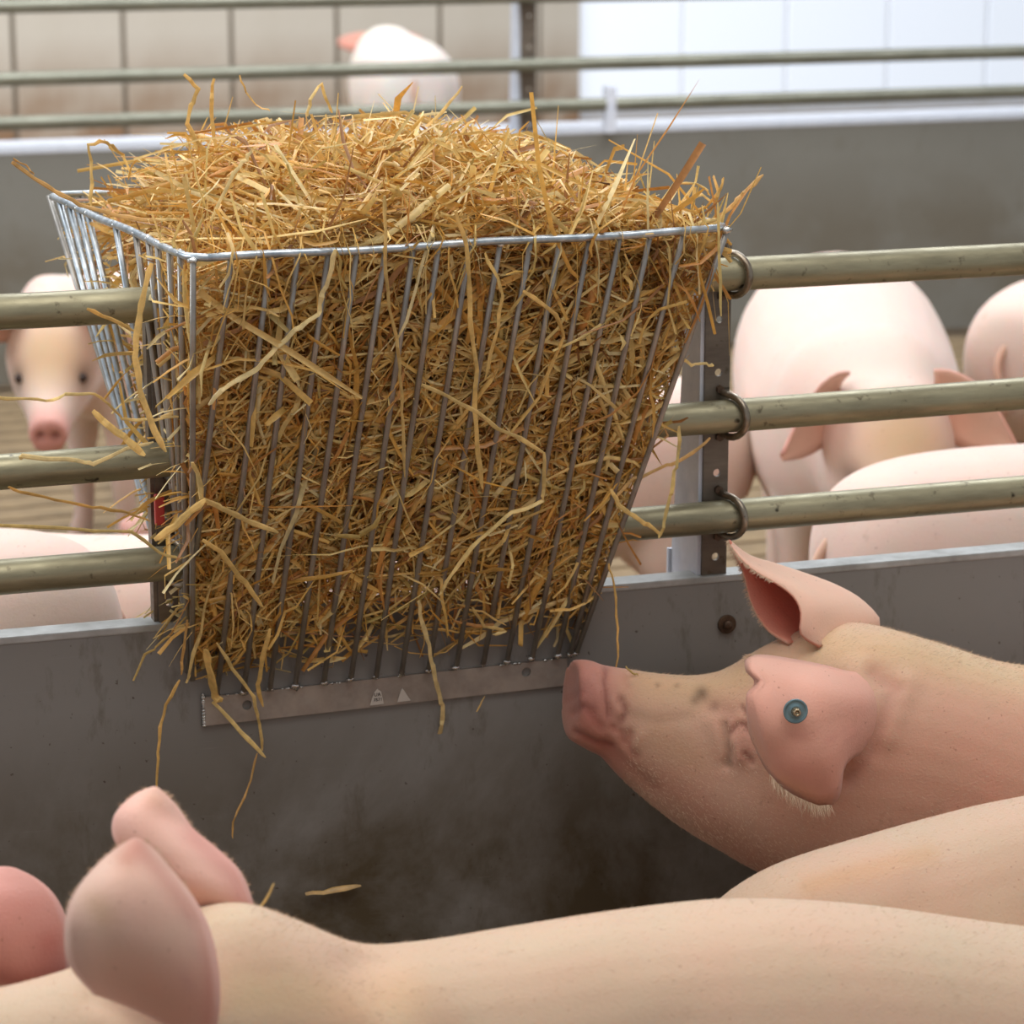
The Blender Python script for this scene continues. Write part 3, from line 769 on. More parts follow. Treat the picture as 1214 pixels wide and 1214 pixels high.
def ear_me(rows, n=20, thick=.0045, inner=None, outer=None, hairy=False, cross=9, bend=1.0):
    """rows: (A, M, B) world points from the root to the tip; the section is a curve through A, M, B"""
    R = np.array([[np.asarray(a), np.asarray(m_), np.asarray(b_)] for a, m_, b_ in rows]); R = catmull(R.reshape(len(R), 9), max(2, n // len(R))).reshape(-1, 3, 3)
    k = len(R); V = []
    for a, m_, b_ in R:
        c = 2 * m_ - .5 * (a + b_)
        for t in np.linspace(0, 1, cross): V.append((1 - t) ** 2 * a + 2 * t * (1 - t) * c + t * t * b_)
    V = np.array(V); G = V.reshape(k, cross, 3)
    du = np.gradient(G, axis=0); dv = np.gradient(G, axis=1); no = unit(np.cross(du, dv))
    tt = np.linspace(0, 1, cross)
    prof = thick * (.35 + .65 * np.sin(PI * np.clip(tt, .04, .96)) ** .5)[None, :] * np.linspace(1.7, .8, k)[:, None]
    ed = .05 * np.sin(np.arange(k) * .9)[:, None] * thick
    P1 = G + no * prof[..., None] / 2; P2 = G - no * prof[..., None] / 2
    V = np.concatenate([P1.reshape(-1, 3), P2.reshape(-1, 3)]); o_ = k * cross; Fc = []
    for i in range(k - 1):
        for j in range(cross - 1):
            q = (i * cross + j, i * cross + j + 1, (i + 1) * cross + j + 1, (i + 1) * cross + j)
            Fc += [q, tuple(x + o_ for x in q[::-1])]
    bd = [(0, j) for j in range(cross)] + [(i, cross - 1) for i in range(1, k)] + [(k - 1, j) for j in range(cross - 2, -1, -1)] + [(i, 0) for i in range(k - 2, 0, -1)]
    for a, b_ in zip(bd, bd[1:] + bd[:1]):
        ia, ib = a[0] * cross + a[1], b_[0] * cross + b_[1]; Fc.append((ib, ia, ia + o_, ib + o_))
    me = mesh('ear', V, Fc)
    inner = ROSE if inner is None else inner; outer = PINK if outer is None else outer
    vv = np.tile(np.repeat(np.linspace(0, 1, k), cross), 2)[:, None]; uu = np.tile(np.tile(tt, k), 2)[:, None]
    edge = (np.abs(uu - .5) * 2) ** 4
    side = np.concatenate([np.zeros(k * cross), np.ones(k * cross)])[:, None]
    C = outer * side + inner * (1 - side)
    C = C * (1 - .25 * edge) + ROSE * .25 * edge
    set_tint(me, C)
    return me, G, no


def ear_hair(parent, pts, dirs, n, L, name='ear_hair'):
    """fringe of fine hair along an ear edge; one joined part"""
    V = []; Fc = []; pts = np.asarray(pts)
    for i in range(n):
        t = random.random() * (len(pts) - 1); a = int(t); p = pts[a] + (pts[min(a + 1, len(pts) - 1)] - pts[a]) * (t - a)
        d_ = np.asarray(dirs) + RNG.normal(0, .28, 3); d_ /= np.linalg.norm(d_); l = L * random.uniform(.4, 1.1); s = unit(np.cross(d_, fwd)) * .00028
        o_ = len(V); mid = p + d_ * l * .55 + RNG.normal(0, l * .05, 3); e = p + d_ * l + np.array([0, 0, -.12 * l]) + RNG.normal(0, l * .08, 3)
        V += [p - s, p + s, mid + s * .8, mid - s * .8, e]; Fc += [(o_, o_ + 1, o_ + 2, o_ + 3), (o_ + 3, o_ + 2, o_ + 4)]
    h = put(name, mesh(name, V, Fc), M['hair'], parent, False); h['kind'] = 'stuff'; return h


def bristles(me, parent, n, L, lay, mask=None):
    """short coat lying along LAY; one joined part"""
    co, no = get(me); idx = np.arange(len(co))
    m_ = (co[:, 2] > .25) & ((no @ (-fwd)) > -.35)
    if mask is not None: m_ &= mask(co)
    idx = idx[m_]
    if len(idx) == 0: return
    i = RNG.choice(idx, n); p = co[i] + RNG.normal(0, .003, (n, 3)); nn = no[i]
    p = p - nn * np.sum((p - co[i]) * nn, 1)[:, None] - nn * .0008
    d_ = unit(nn * .34 + np.asarray(lay)[None] * 1.0 + RNG.normal(0, .25, (n, 3))); d_ = unit(d_ + nn * np.clip(.22 - np.sum(d_ * nn, 1), 0, 1)[:, None])
    l = L * RNG.uniform(.5, 1.2, n)[:, None]; s = unit(np.cross(d_, fwd)) * .00022
    V = np.stack([p - s, p + s, p + d_ * l], 1).reshape(-1, 3); Fq = np.arange(n * 3).reshape(-1, 3)
    m2 = fast_mesh('bristles', V, Fq, np.ones((n * 3, 3)))
    h = put('bristles', m2, M['hair'], parent, False); h['kind'] = 'stuff'


def pixdist(X, Y, line):
    d = np.full(len(X), 1e9)
    for (a, b_), (c, e) in zip(line[:-1], line[1:]):
        vx, vy = c - a, e - b_; t = np.clip(((X - a) * vx + (Y - b_) * vy) / (vx * vx + vy * vy + 1e-9), 0, 1)
        d = np.minimum(d, np.hypot(X - a - t * vx, Y - b_ - t * vy))
    return d


# ---- a whole pig in its own coordinates (x forward, z up), head turned and lowered by angles
def pig_parts(head_pitch=-.25, head_yaw=0., fat=1.0, legs=True):
    z = np.array([0, 0, 1.]); s = np.array([0, 1., 0])
    body = [(-.60, .52, .05, .05), (-.575, .525, .105, .115), (-.50, .515, .15, .165), (-.36, .505, .178, .188), (-.15, .49, .182, .20),
            (.05, .487, .175, .198), (.20, .495, .165, .188), (.31, .51, .148, .175), (.40, .53, .128, .158)]
    st = [(np.array([x, 0, zc]), z, s, hh * (1 + (fat - 1) * .6), hw * fat) for x, zc, hw, hh in body]
    cy, sy, cp, sp = math.cos(head_yaw), math.sin(head_yaw), math.cos(head_pitch), math.sin(head_pitch)
    piv = np.array([.36, 0, .535])
    f = np.array([cp * cy, cp * sy, sp]); u = np.array([-sp * cy, -sp * sy, cp]); sd = np.array([-sy, cy, 0])
    fm = unit(f + np.array([1.2, 0, 0]))
    head = [(.11, .012, .116, .140), (.17, .018, .108, .128), (.225, .006, .092, .106), (.275, -.012, .070, .080), (.325, -.026, .054, .058), (.37, -.034, .047, .049), (.395, -.036, .046, .050), (.407, -.036, .040, .044)]
    for x, zc, hw, hh in head: st.append((piv + f * x + u * zc, u, sd, hh, hw))
    parts_ = [loft(st)]
    if legs:
        for sgn in (-1, 1):
            parts_.append(leg_loft([(.24, sgn * .095, .47, .085, .06), (.25, sgn * .10, .36, .062, .048), (.25, sgn * .10, .25, .040, .034), (.255, sgn * .10, .19, .036, .031), (.25, sgn * .10, .10, .027, .024), (.26, sgn * .10, .04, .033, .028), (.275, sgn * .10, .0, .036, .029)]))
            parts_.append(leg_loft([(-.42, sgn * .09, .50, .14, .075), (-.42, sgn * .10, .38, .115, .062), (-.40, sgn * .105, .29, .075, .045), (-.46, sgn * .10, .20, .042, .032), (-.455, sgn * .10, .11, .029, .025), (-.44, sgn * .10, .04, .033, .028), (-.425, sgn * .10, .0, .036, .03)]))
    return parts_, piv, f, u, sd


def place(V, loc, heading, sc):
    c, s = math.cos(heading), math.sin(heading); V = np.asarray(V) * sc
    return np.stack([V[..., 0] * c - V[..., 1] * s + loc[0], V[..., 0] * s + V[..., 1] * c + loc[1], V[..., 2]], -1)


def make_pig(label, x, y, heading, sc=1.0, head_pitch=-.25, head_yaw=0., fat=1.0, voxel=.012, ear_up=.5, ear_out=.55, ear_len=.15, tint=None, group=None, ears=(-1, 1)):
    root = empty('pig', (x, y, 0), label, 'pig')
    parts_, piv, f, u, sd = pig_parts(head_pitch, head_yaw, fat)
    V, Fc = merge(parts_); V = place(V, (x, y), heading, sc)
    me = remesh(V, Fc, voxel, 6); co, no = get(me)
    def W(p): return place(np.asarray(p)[None], (x, y), heading, sc)[0]
    def Dv(p): return place(np.asarray(p)[None], (0, 0), heading, 1)[0]
    sn = W(piv + f * .40 + u * -.036); C = np.tile(PINK if tint is None else tint, (len(co), 1))
    d = np.linalg.norm(co - sn, axis=1)[:, None]; k = 1 - ss(.03, .10, d); C = C * (1 - k * .75) + (DEEP * .5 + ROSE * .5) * k * .75
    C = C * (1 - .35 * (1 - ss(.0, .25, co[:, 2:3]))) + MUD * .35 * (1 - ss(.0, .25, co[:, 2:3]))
    fo = W(piv + f * .24 + u * .10); k = (1 - ss(.02, .15, np.linalg.norm(co - fo, axis=1)))[:, None]; C = C * (1 - .75 * k) + np.array(lin(206, 168, 122)[:3]) * .75 * k
    for sgn in (-1, 1):
        nz = W(piv + f * .41 + u * -.030 + sd * sgn * .017); d = np.linalg.norm(co - nz, axis=1)
        co -= (Dv(f)[None] * .016 * sc * np.exp(-(d / .0095) ** 2)[:, None]); k = np.exp(-(d / .010) ** 2)[:, None]; C = C * (1 - k * .8) + DEEP * .25 * k
        ey = W(piv + f * .245 + u * .030 + sd * sgn * .084); d = np.linalg.norm(co - ey, axis=1); k = np.exp(-(d / .030) ** 2)[:, None]
        co -= no * .006 * k; C = C * (1 - k * .65) + MUD * .5 * .65 * k
    me.vertices.foreach_set('co', co.astype(np.float32).ravel()); set_tint(me, C)
    put('body', me, M['skin'], root)
    for sgn in (-1, 1):
        ey = W(piv + f * .247 + u * .032 + sd * sgn * .073)
        bm = bmesh.new(); bmesh.ops.create_uvsphere(bm, u_segments=14, v_segments=8, radius=.0115 * sc, matrix=Matrix.Translation(ey)); m2 = bpy.data.meshes.new('eye'); bm.to_mesh(m2); bm.free()
        put('eye', m2, M['eye'], root)
        if sgn not in ears: continue
        b0 = piv + f * .125 + u * .105 + sd * sgn * .068
        ed = unit(u * ear_up + sd * sgn * ear_out + f * .55); wd = unit(np.cross(ed, sd * sgn * .4 + f)); nf = unit(np.cross(wd, ed))
        if nf @ f < 0: nf = -nf
        rows = []
        for t, w_ in ((0, .055), (.18, .062), (.45, .062), (.7, .046), (.88, .024), (1, .006)):
            c = b0 + ed * ear_len * t + f * .05 * t * t - u * .035 * t * t
            rows.append((W(c - wd * w_), W(c - nf * .028 * (1 - .7 * t)), W(c + wd * w_)))
        em, G, _ = ear_me(rows, 16, .006)
        put('ear', em, M['ear'], root)
    # tail
    P = [W((-.585 - .035 * math.sin(a * .45), .012 * math.sin(a), .575 - .026 * a)) for a in np.linspace(0, 6, 22)]
    put('tail', tube_me('tail', P, np.linspace(.011, .004, 22) * sc, 8), M['skin'], root)
    t_ = root.children[-1].data; set_tint(t_, np.tile(PINK, (len(t_.vertices), 1)))
    return root


# pigs in the opposite pen and beyond it
def spot(px, py, z, ang, back, left=0.):
    """origin of a pig whose point at BACK metres along its heading shows at that pixel"""
    p = on_z(px, py, z); a = math.radians(ang); return p[0] - back * math.cos(a) + left * math.sin(a), p[1] - back * math.sin(a) - left * math.cos(a), a


FAR = np.array(lin(230, 202, 190)[:3])
make_pig('large pale pig facing the camera with lowered head and drooping ears, right of the post', *spot(1036, 540, .57, -111, .60), 1.1, -.30, .16, 1.12, ear_up=.0, ear_out=1.1, ear_len=.135, tint=FAR)
make_pig('pig whose pale rounded back rises just above the partition at the right edge', *spot(1015, 600, .62, 2, -.55), 1.0, -.3, 0, 1.0, tint=FAR)
make_pig('pig cut off by the right picture edge, behind the two upper pipes', *spot(1204, 380, .62, 35, -.56), 1.0, tint=FAR)
make_pig('pig standing side-on in shade behind the upright post and the rack', *spot(893, 455, .60, 176, -.55), .90, tint=FAR * .93)
make_pig('pig mostly hidden behind the straw rack, its rump showing low beside the right wires', *spot(735, 672, .55, 163, -.56), .88, tint=FAR)
make_pig('pig looking straight at the camera between the left pipes', *spot(64, 440, .478, -160, .47, .20), .95, -.33, .97, 1.0, ear_up=.45, ear_out=1.0, ear_len=.17, tint=FAR * .92)
make_pig('pig with a pale rounded rump low behind the two lower pipes at the left', *spot(88, 694, .60, 184, -.54), 1.0, tint=FAR)
make_pig('distant white pig beyond the far partition, above the heap of straw', *spot(478, 60, .74, 80, -.2), 1.16, tint=np.array(lin(248, 236, 232)[:3]))

# ---- near pigs, sculpted to the photograph
Zv = np.array([0, 0, 1.])


def world_stations(rows):
    """rows: top pixel, bottom pixel, depth Y, half width"""
    st = []
    for (tx, ty, bx, by, Y, hw, *e) in rows:
        a, b_ = on_y(tx, ty, Y), on_y(bx, by, Y); c = (a + b_) / 2; u = (a - b_); h = np.linalg.norm(u) / 2; u = u / (2 * h)
        sd = np.array([e[0] if e else 0.0, 1., 0]); sd = sd / np.linalg.norm(sd)
        st.append((c, u, sd, h, hw))
    return st


def legs_at(xs, y, ztop, hind):
    out = []
    for sgn in (-1, 1):
        out.append(leg_loft([(xs, y + sgn * .10, ztop, .10, .06), (xs, y + sgn * .10, .33, .06, .045), (xs, y + sgn * .10, .19, .036, .031), (xs, y + sgn * .10, .10, .027, .024), (xs - .01, y + sgn * .10, .04, .033, .028), (xs - .025, y + sgn * .10, .0, .036, .029)]))
    return out


def sculpt(me, jobs):
    """jobs: (pixel line, radius px, height in m, colour or None, strength) on the side that faces the camera"""
    co, no = get(me); X, Y = proj(co); face = ss(-.05, .25, no @ (-fwd)); H = np.zeros(len(co)); J = []
    for line, r, h, c, s in jobs:
        k = np.exp(-(pixdist(X, Y, line) / r) ** 2) * face
        H += k * h; J.append((k * s, c))
    co2 = co + no * H[:, None]
    me.vertices.foreach_set('co', co2.astype(np.float32).ravel()); me.update()
    return co, no, J


# hero: the pig sniffing at the flat bar
hr = world_stations([
    (682, 788, 671, 868, -.110, .022), (680, 784, 674, 876, -.113, .036), (690, 783, 684, 882, -.118, .041), (704, 784, 698, 890, -.124, .042), (716, 789, 712, 897, -.130, .039),
    (745, 794, 735, 922, -.142, .046), (785, 800, 775, 957, -.160, .055), (825, 803, 812, 984, -.180, .068), (858, 800, 850, 1006, -.197, .083),
    (885, 790, 885, 1026, -.21, .098), (925, 768, 928, 1044, -.225, .112), (975, 748, 985, 1062, -.24, .125), (1035, 743, 1060, 1085, -.255, .135),
    (1120, 766, 1140, 1120, -.27, .150), (1214, 793, 1230, 1160, -.285, .168), (1340, 800, 1350, 1190, -.30, .18), (1500, 800, 1510, 1200, -.31, .185), (1680, 800, 1690, 1190, -.32, .18), (1800, 820, 1810, 1150, -.33, .15), (1860, 860, 1862, 1080, -.33, .09), (1880, 930, 1881, 1000, -.33, .03)])
xw = lambda px, Y: float(on_y(px, 1000, Y)[0])
V, Fc = merge([loft(hr, 36, 5, 2.25)] + legs_at(xw(1250, -.29), -.29, .45, False) + legs_at(xw(1790, -.33), -.33, .45, True))
hero = remesh(V, Fc, .0046, 5)
jobs = [
    ([(719, 787), (717, 810), (719, 830), (722, 850)], 3.2, -.0035, DEEP * .5, .55),          # rim of the snout disc
    ([(728, 830), (733, 845)], 4, .002, None, 0), ([(735, 828), (742, 843), (736, 856)], 4, -.003, DEEP * .5, .5),
    ([(680, 845), (690, 838), (702, 843)], 5, -.0022, DEEP * .7, .35), ([(672, 830), (690, 822)], 4, -.0012, DEEP, .25),
    ([(682, 868), (705, 880), (724, 884)], 4, -.003, DEEP * .6, .5),
    ([(716, 886), (730, 895), (748, 912), (775, 935)], 8, -.0025, DEEP * .9, .22),            # mouth line
    ([(706, 800), (712, 812)], 4, -.002, None, 0), ([(690, 800), (686, 815), (690, 830)], 5, .0015, None, 0), ([(700, 850), (712, 862)], 5, -.002, DEEP, .25), ([(740, 800), (744, 815)], 4, -.0015, DEEP, .15),
    ([(726, 862), (736, 868), (738, 880)], 4, -.0025, DEEP, .3), ([(746, 870), (744, 885), (752, 895)], 5, -.003, DEEP, .3), ([(760, 872), (752, 890)], 5, .002, None, 0),
    ([(750, 850), (780, 856), (815, 850)], 8, -.0015, MUD, .10),
    ([(846, 838), (862, 846)], 13, -.004, ROSE * .85, .25),                                  # hollow over the eye
    ([(878, 868), (884, 890)], 20, .003, ROSE * .95, .45),                                    # swollen rosy lids
    ([(858, 860), (861, 878), (864, 894), (861, 906)], 5.5, -.006, MUD * .7, .42),           # tear-stained crease
    ([(866, 868), (873, 860), (882, 859), (888, 866)], 4, -.005, DEEP * .5, .5),           # closed eye slit
    ([(872, 880), (878, 896)], 8, .004, None, 0), ([(880, 838), (885, 845)], 3.5, -.003, DEEP * .45, .6),
    ([(884, 892), (892, 902)], 3.5, -.004, DEEP * .5, .5),
    ([(840, 862), (846, 880), (852, 900)], 9, 0, MUD, .18),
    ([(1015, 800), (1036, 840), (1015, 890)], 22, .010, None, 0),
    ([(1038, 800), (1060, 818), (1048, 850), (1030, 890), (1004, 925)], 12, -.006, ROSE * .85, .45),
    ([(1075, 810), (1060, 835), (1052, 870)], 16, .005, None, 0),
    ([(1080, 760), (1150, 790), (1214, 830)], 26, .003, None, 0),
    ([(900, 960), (960, 1000), (1010, 1020)], 40, .004, None, 0),
]
co, no, J = sculpt(hero, jobs)
X, Y = proj(co); C = np.tile(PINK, (len(co), 1))
def blend(k, c): 
    global C
    k = np.clip(k, 0, 1)[:, None]; C = C * (1 - k) + np.asarray(c) * k
blend(.6 * ss(800, 950, X) * ss(800, 900, Y), lin(208, 148, 126)[:3])
blend(.60 * np.exp(-(pixdist(X, Y, [(760, 805), (830, 812), (900, 790)]) / 30) ** 2), lin(204, 174, 130)[:3])
blend(.60 * np.exp(-(pixdist(X, Y, [(970, 765), (1060, 765), (1214, 800)]) / 34) ** 2), lin(212, 184, 138)[:3])
blend(.80 * (1 - ss(712, 775, X)), lin(200, 136, 122)[:3])
blend(.35 * np.exp(-(pixdist(X, Y, [(690, 812), (700, 850)]) / 22) ** 2), lin(150, 88, 92)[:3])
blend(.45 * np.exp(-(pixdist(X, Y, [(700, 870), (790, 930), (850, 985), (905, 1030)]) / 28) ** 2), lin(176, 106, 84)[:3])
blend(.4 * np.exp(-(pixdist(X, Y, [(780, 870), (820, 900)]) / 24) ** 2), lin(196, 152, 116)[:3])
nz_ = RNG.random(len(co))
for (a, b_, r, s) in ((832, 822, 8, .8), (824, 830, 6, .5), (846, 836, 6, .5), (780, 812, 3, .5), (802, 813, 3, .5), (866, 905, 5, .6)):
    blend(s * np.exp(-(np.hypot(X - a, Y - b_) / r) ** 2), MUD * .5)
for k, c in J:
    if c is not None: blend(k, c)
set_tint(hero, C)
root = empty('pig', (float(on_y(1250, 1000, -.29)[0]), -.3, 0), 'pig with round blue-grey ear tag, snout pressed to the flat bar of the rack', 'pig')
put('body', hero, M['skin'], root)
bristles(hero, root, 24000, .0075, (1, 0, -.25), lambda c: (proj(c)[0] > 740) & (proj(c)[0] < 1330))
# near ear with tag, hanging over the cheek
def E3(x, y_, Y): return on_y(x, y_, Y)
earN = [((1044, 800), (1066, 842), (1036, 884)), ((1005, 797), (1012, 842), (1002, 905)), ((978, 790), (974, 845), (994, 944)), ((948, 784), (942, 848), (978, 956)),
        ((920, 779), (915, 842), (952, 947)), ((901, 777), (899, 834), (928, 934)), ((890, 779), (892, 822), (909, 912)), ((884, 783), (887, 828), (896, 886)), ((884, 788), (886, 832), (888, 866))]
dY = [(-.300, -.315, -.325), (-.335, -.385, -.388), (-.335, -.405, -.398), (-.325, -.402, -.392), (-.318, -.396, -.388), (-.314, -.388, -.38), (-.311, -.380, -.372), (-.309, -.372, -.362), (-.308, -.364, -.352)]
# traced edge: upper lobe tip, notch at the front, long lower edge
rows = []
for (a, m_, b_), (ya, ym, yb) in zip(earN, dY): rows.append((E3(*a, ya), E3(*m_, ym), E3(*b_, yb)))
me, G, no_ = ear_me(rows, 36, .0045, inner=ROSE, outer=ROSE * .25 + PINK * .75, cross=17)
co, _ = get(me); X, Y = proj(co)
kk = np.exp(-((Y - 809) / 9.) ** 2) * ss(925, 890, X); co += right[None] * (.0135 * kk)[:, None] + fwd[None] * (.006 * kk)[:, None]
kk = np.exp(-(np.hypot(X - 905, Y - 785) / 22) ** 2); co += -fwd[None] * (.007 * kk)[:, None]
kk = np.exp(-(pixdist(X, Y, [(1000, 860), (940, 880), (905, 900)]) / 16) ** 2); co += fwd[None] * (.004 * kk)[:, None]
kk = np.exp(-(pixdist(X, Y, [(1025, 830), (985, 822), (930, 800)]) / 16) ** 2); co += -fwd[None] * (.004 * kk)[:, None]
me.vertices.foreach_set('co', co.astype(np.float32).ravel()); me.update(); X, Y = proj(co)
C = np.tile(np.array(lin(230, 172, 154)[:3]), (len(co), 1))
blend(.5 * np.exp(-(pixdist(X, Y, [(884, 866), (912, 915), (980, 957)]) / 8) ** 2), lin(238, 176, 140)[:3])
blend(.30 * np.exp(-(pixdist(X, Y, [(930, 873), (990, 876), (1010, 870)]) / 5) ** 2), lin(190, 116, 108)[:3])
blend(.30 * np.exp(-(pixdist(X, Y, [(930, 905), (975, 925)]) / 22) ** 2), lin(206, 128, 112)[:3])
set_tint(me, C)
ear = put('ear', me, M['ear'], root)
tip = [rows[-2][2], rows[-3][2], rows[-4][2], rows[-5][2], rows[-6][2], rows[-7][2]]
edge = [E3(x, y_, Y_) for x, y_, Y_ in ((912, 917, -.382), (925, 932, -.387), (940, 942, -.391), (955, 949, -.394), (970, 955, -.397), (985, 954, -.40))]
ear_hair(ear, edge, (.12, -.15, -1), 260, .017)
ear_hair(ear, [E3(886, 779, -.31), E3(892, 777, -.312), E3(905, 777, -.315)], (-1, -.1, .1), 60, .012)
# tag
tc = E3(943, 843, -.414); nt = unit(np.array([-.22, -1, .12]))
def disc(name, c, n_, prof, m_, parent):
    s = unit(np.cross(n_, [0, 0, 1.])); u = np.cross(s, n_); V = []; k = 28
    for h, r in prof:
        for j in range(k): a = 2 * PI * j / k; V.append(c + n_ * h + r * (math.cos(a) * s + math.sin(a) * u))
    Fc = [(i * k + j, i * k + (j + 1) % k, (i + 1) * k + (j + 1) % k, (i + 1) * k + j) for i in range(len(prof) - 1) for j in range(k)]
    Fc += [tuple(range(k))[::-1], tuple(range((len(prof) - 1) * k, len(prof) * k))]
    o = put(name, mesh(name, V, Fc), m_, parent); o.data.shade_smooth(); return o
tg = disc('ear_tag', tc, nt, [(-.002, .0138), (.0012, .0144), (.0022, .0138), (.0022, .0122), (.0016, .0118), (.0018, .0082), (.0026, .0074), (.003, .005)], M['tagm'], root)
tg['label'] = 'round blue-grey ear tag with a brass pin'
disc('tag_pin', tc, nt, [(.0025, .0058), (.006, .0050), (.0105, .0044), (.0118, .0036), (.0118, .0024), (.009, .002)], M['pin'], tg)
# far ear: a cup open to the left
rows = [((935, 762, -.235), (1000, 768, -.175), (972, 766, -.275)), ((912, 748, -.20), (1040, 742, -.17), (950, 752, -.275)), ((897, 728, -.18), (1022, 716, -.155), (950, 726, -.27)),
        ((888, 706, -.165), (992, 697, -.14), (940, 706, -.255)), ((884, 688, -.155), (955, 682, -.13), (918, 690, -.235)), ((879, 673, -.15), (920, 670, -.128), (895, 677, -.21)), ((870, 656, -.145), (889, 660, -.128), (878, 662, -.185)), ((864, 640, -.145), (867, 644, -.14), (866, 646, -.16))]
rr = []
for a, m_, b_ in rows:
    A, Mm, B = E3(*a), E3(*m_), E3(*b_); rr.append((A, Mm, B))
me, G, no_ = ear_me(rr, 30, .0045, inner=np.array(lin(246, 202, 178)[:3]), outer=np.array(lin(232, 142, 118)[:3]), cross=15)
far_ear = put('ear', me, M['ear'], root)
ear_hair(far_ear, G[12:, -1], (-.8, -.3, -.2), 300, .006); ear_hair(far_ear, G[4:, 0], (-1, 0, -.3), 240, .007)

# the foremost pig: long back along the bottom, ears pricked
Y1 = -1.03
r1 = [(-262, 1262, -262, 1290, .022), (-258, 1246, -259, 1310, .040), (-246, 1238, -250, 1322, .046), (-195, 1226, -205, 1345, .050), (-120, 1208, -130, 1380, .060), (-40, 1188, -50, 1420, .080), (30, 1176, 25, 1450, .100),
      (100, 1156, 100, 1475, .112), (170, 1118, 180, 1500, .116), (240, 1086, 262, 1510, .120), (300, 1078, 330, 1515, .122), (365, 1100, 400, 1520, .124), (440, 1129, 470, 1530, .132), (520, 1127, 555, 1540, .143), (620, 1112, 650, 1545, .152),
      (760, 1091, 780, 1540, .162), (900, 1078, 915, 1530, .168), (1050, 1085, 1060, 1525, .170), (1214, 1108, 1220, 1525, .172), (1340, 1124, 1345, 1520, .172), (1440, 1150, 1445, 1500, .150), (1500, 1200, 1503, 1440, .10), (1525, 1260, 1526, 1370, .05)]
st = world_stations([(a, b_, c, d, Y1, e) for a, b_, c, d, e in r1])
V, Fc = merge([loft(st, 36, 4, 2.1)] + legs_at(float(on_y(620, 1300, Y1)[0]), Y1, .46, False) + legs_at(float(on_y(1400, 1300, Y1)[0]), Y1, .46, True))
p1 = remesh(V, Fc, .0065, 8)
sculpt(p1, [([(430, 1135), (470, 1180), (520, 1240)], 34, -.008, None, 0), ([(700, 1105), (760, 1180)], 60, .006, None, 0), ([(300, 1090), (350, 1140), (380, 1214)], 40, .004, None, 0), ([(110, 1180), (150, 1205), (190, 1235)], 14, -.006, None, 0)])
co, no = get(p1); X, Y = proj(co); C = np.tile(np.array(lin(200, 166, 146)[:3]), (len(co), 1))
blend(.55 * (1 - ss(.0, .9, 1 - no[:, 2])) , lin(200, 172, 142)[:3])
blend(.5 * ss(380, 150, X) * ss(1130, 1080, Y), lin(196, 168, 130)[:3])
blend(.45 * np.exp(-(pixdist(X, Y, [(300, 1180), (420, 1190), (470, 1185)]) / 40) ** 2), lin(220, 184, 142)[:3])
blend(.7 * ss(-150, -230, X), ROSE)
set_tint(p1, C)
root1 = empty('pig', (float(on_y(760, 1300, Y1)[0]), Y1, 0), 'foremost pig with its long back along the bottom and both ears pricked up', 'pig')
put('body', p1, M['skin'], root1)
bristles(p1, root1, 9000, .006, (1, 0, -.2), lambda c: (proj(c)[0] > -60) & (proj(c)[0] < 1300) & (proj(c)[1] < 1260))
e1 = [((112, 1176), (178, 1200), (250, 1245)), ((84, 1142), (168, 1165), (258, 1195)), ((79, 1105), (162, 1122), (257, 1150)), ((84, 1072), (160, 1082), (247, 1103)),
      ((100, 1045), (158, 1048), (227, 1064)), ((124, 1019), (159, 1021), (204, 1035)), ((144, 1003), (161, 1003), (184, 1010)), ((153, 998), (161, 996), (171, 999))]
d1 = [(-1.105, -1.125, -1.115), (-1.125, -1.165, -1.125), (-1.135, -1.185, -1.130), (-1.135, -1.185, -1.130), (-1.13, -1.175, -1.125), (-1.125, -1.155, -1.12), (-1.12, -1.135, -1.115), (-1.115, -1.12, -1.115)]
def traced_ear(rows, ys, parent, col_out, col_in, paint=None, cross=15, n=32):
    me, G, _ = ear_me([(E3(*a, ya), E3(*m_, ym), E3(*b_, yb)) for (a, m_, b_), (ya, ym, yb) in zip(rows, ys)], n, .0050, inner=col_in, outer=col_out, cross=cross)
    if paint:
        global C
        co, _ = get(me); X, Y = proj(co); a = me.attributes['tint']; buf = np.empty(len(co) * 4, np.float32); a.data.foreach_get('color', buf); C = buf.reshape(-1, 4)[:, :3].astype(float)
        for k, c in paint(X, Y): blend(k, c)
        a.data.foreach_set('color', np.concatenate([C, np.ones((len(C), 1))], 1).astype(np.float32).ravel())
    return put('ear', me, M['ear'], parent), G


def pt1(X, Y):
    yield .6 * np.exp(-(pixdist(X, Y, [(85, 1110), (88, 1160)]) / 22) ** 2), lin(150, 118, 104)[:3]
    yield .75 * np.exp(-(pixdist(X, Y, [(160, 998), (150, 1015)]) / 17) ** 2), lin(176, 112, 90)[:3]
    yield .6 * np.exp(-(pixdist(X, Y, [(165, 1005), (205, 1050), (228, 1085)]) / 13) ** 2), lin(186, 118, 102)[:3]
    yield .40 * np.exp(-(pixdist(X, Y, [(112, 1070), (122, 1085)]) / 16) ** 2), lin(180, 140, 96)[:3]
    yield .35 * np.exp(-(pixdist(X, Y, [(218, 1085), (228, 1130), (222, 1170)]) / 3.5) ** 2), lin(170, 130, 140)[:3]
    yield .5 * ss(228, 250, X), lin(206, 128, 118)[:3]
    yield .5 * ss(1100, 1200, Y), lin(206, 132, 116)[:3]
LP = np.array(lin(226, 186, 168)[:3])
ear1, G1 = traced_ear(e1, d1, root1, LP, LP, pt1)
ear_hair(ear1, G1[10:, 0], (-.9, 0, .5), 130, .006); ear_hair(ear1, G1[16:, -1], (.6, 0, .7), 80, .006)
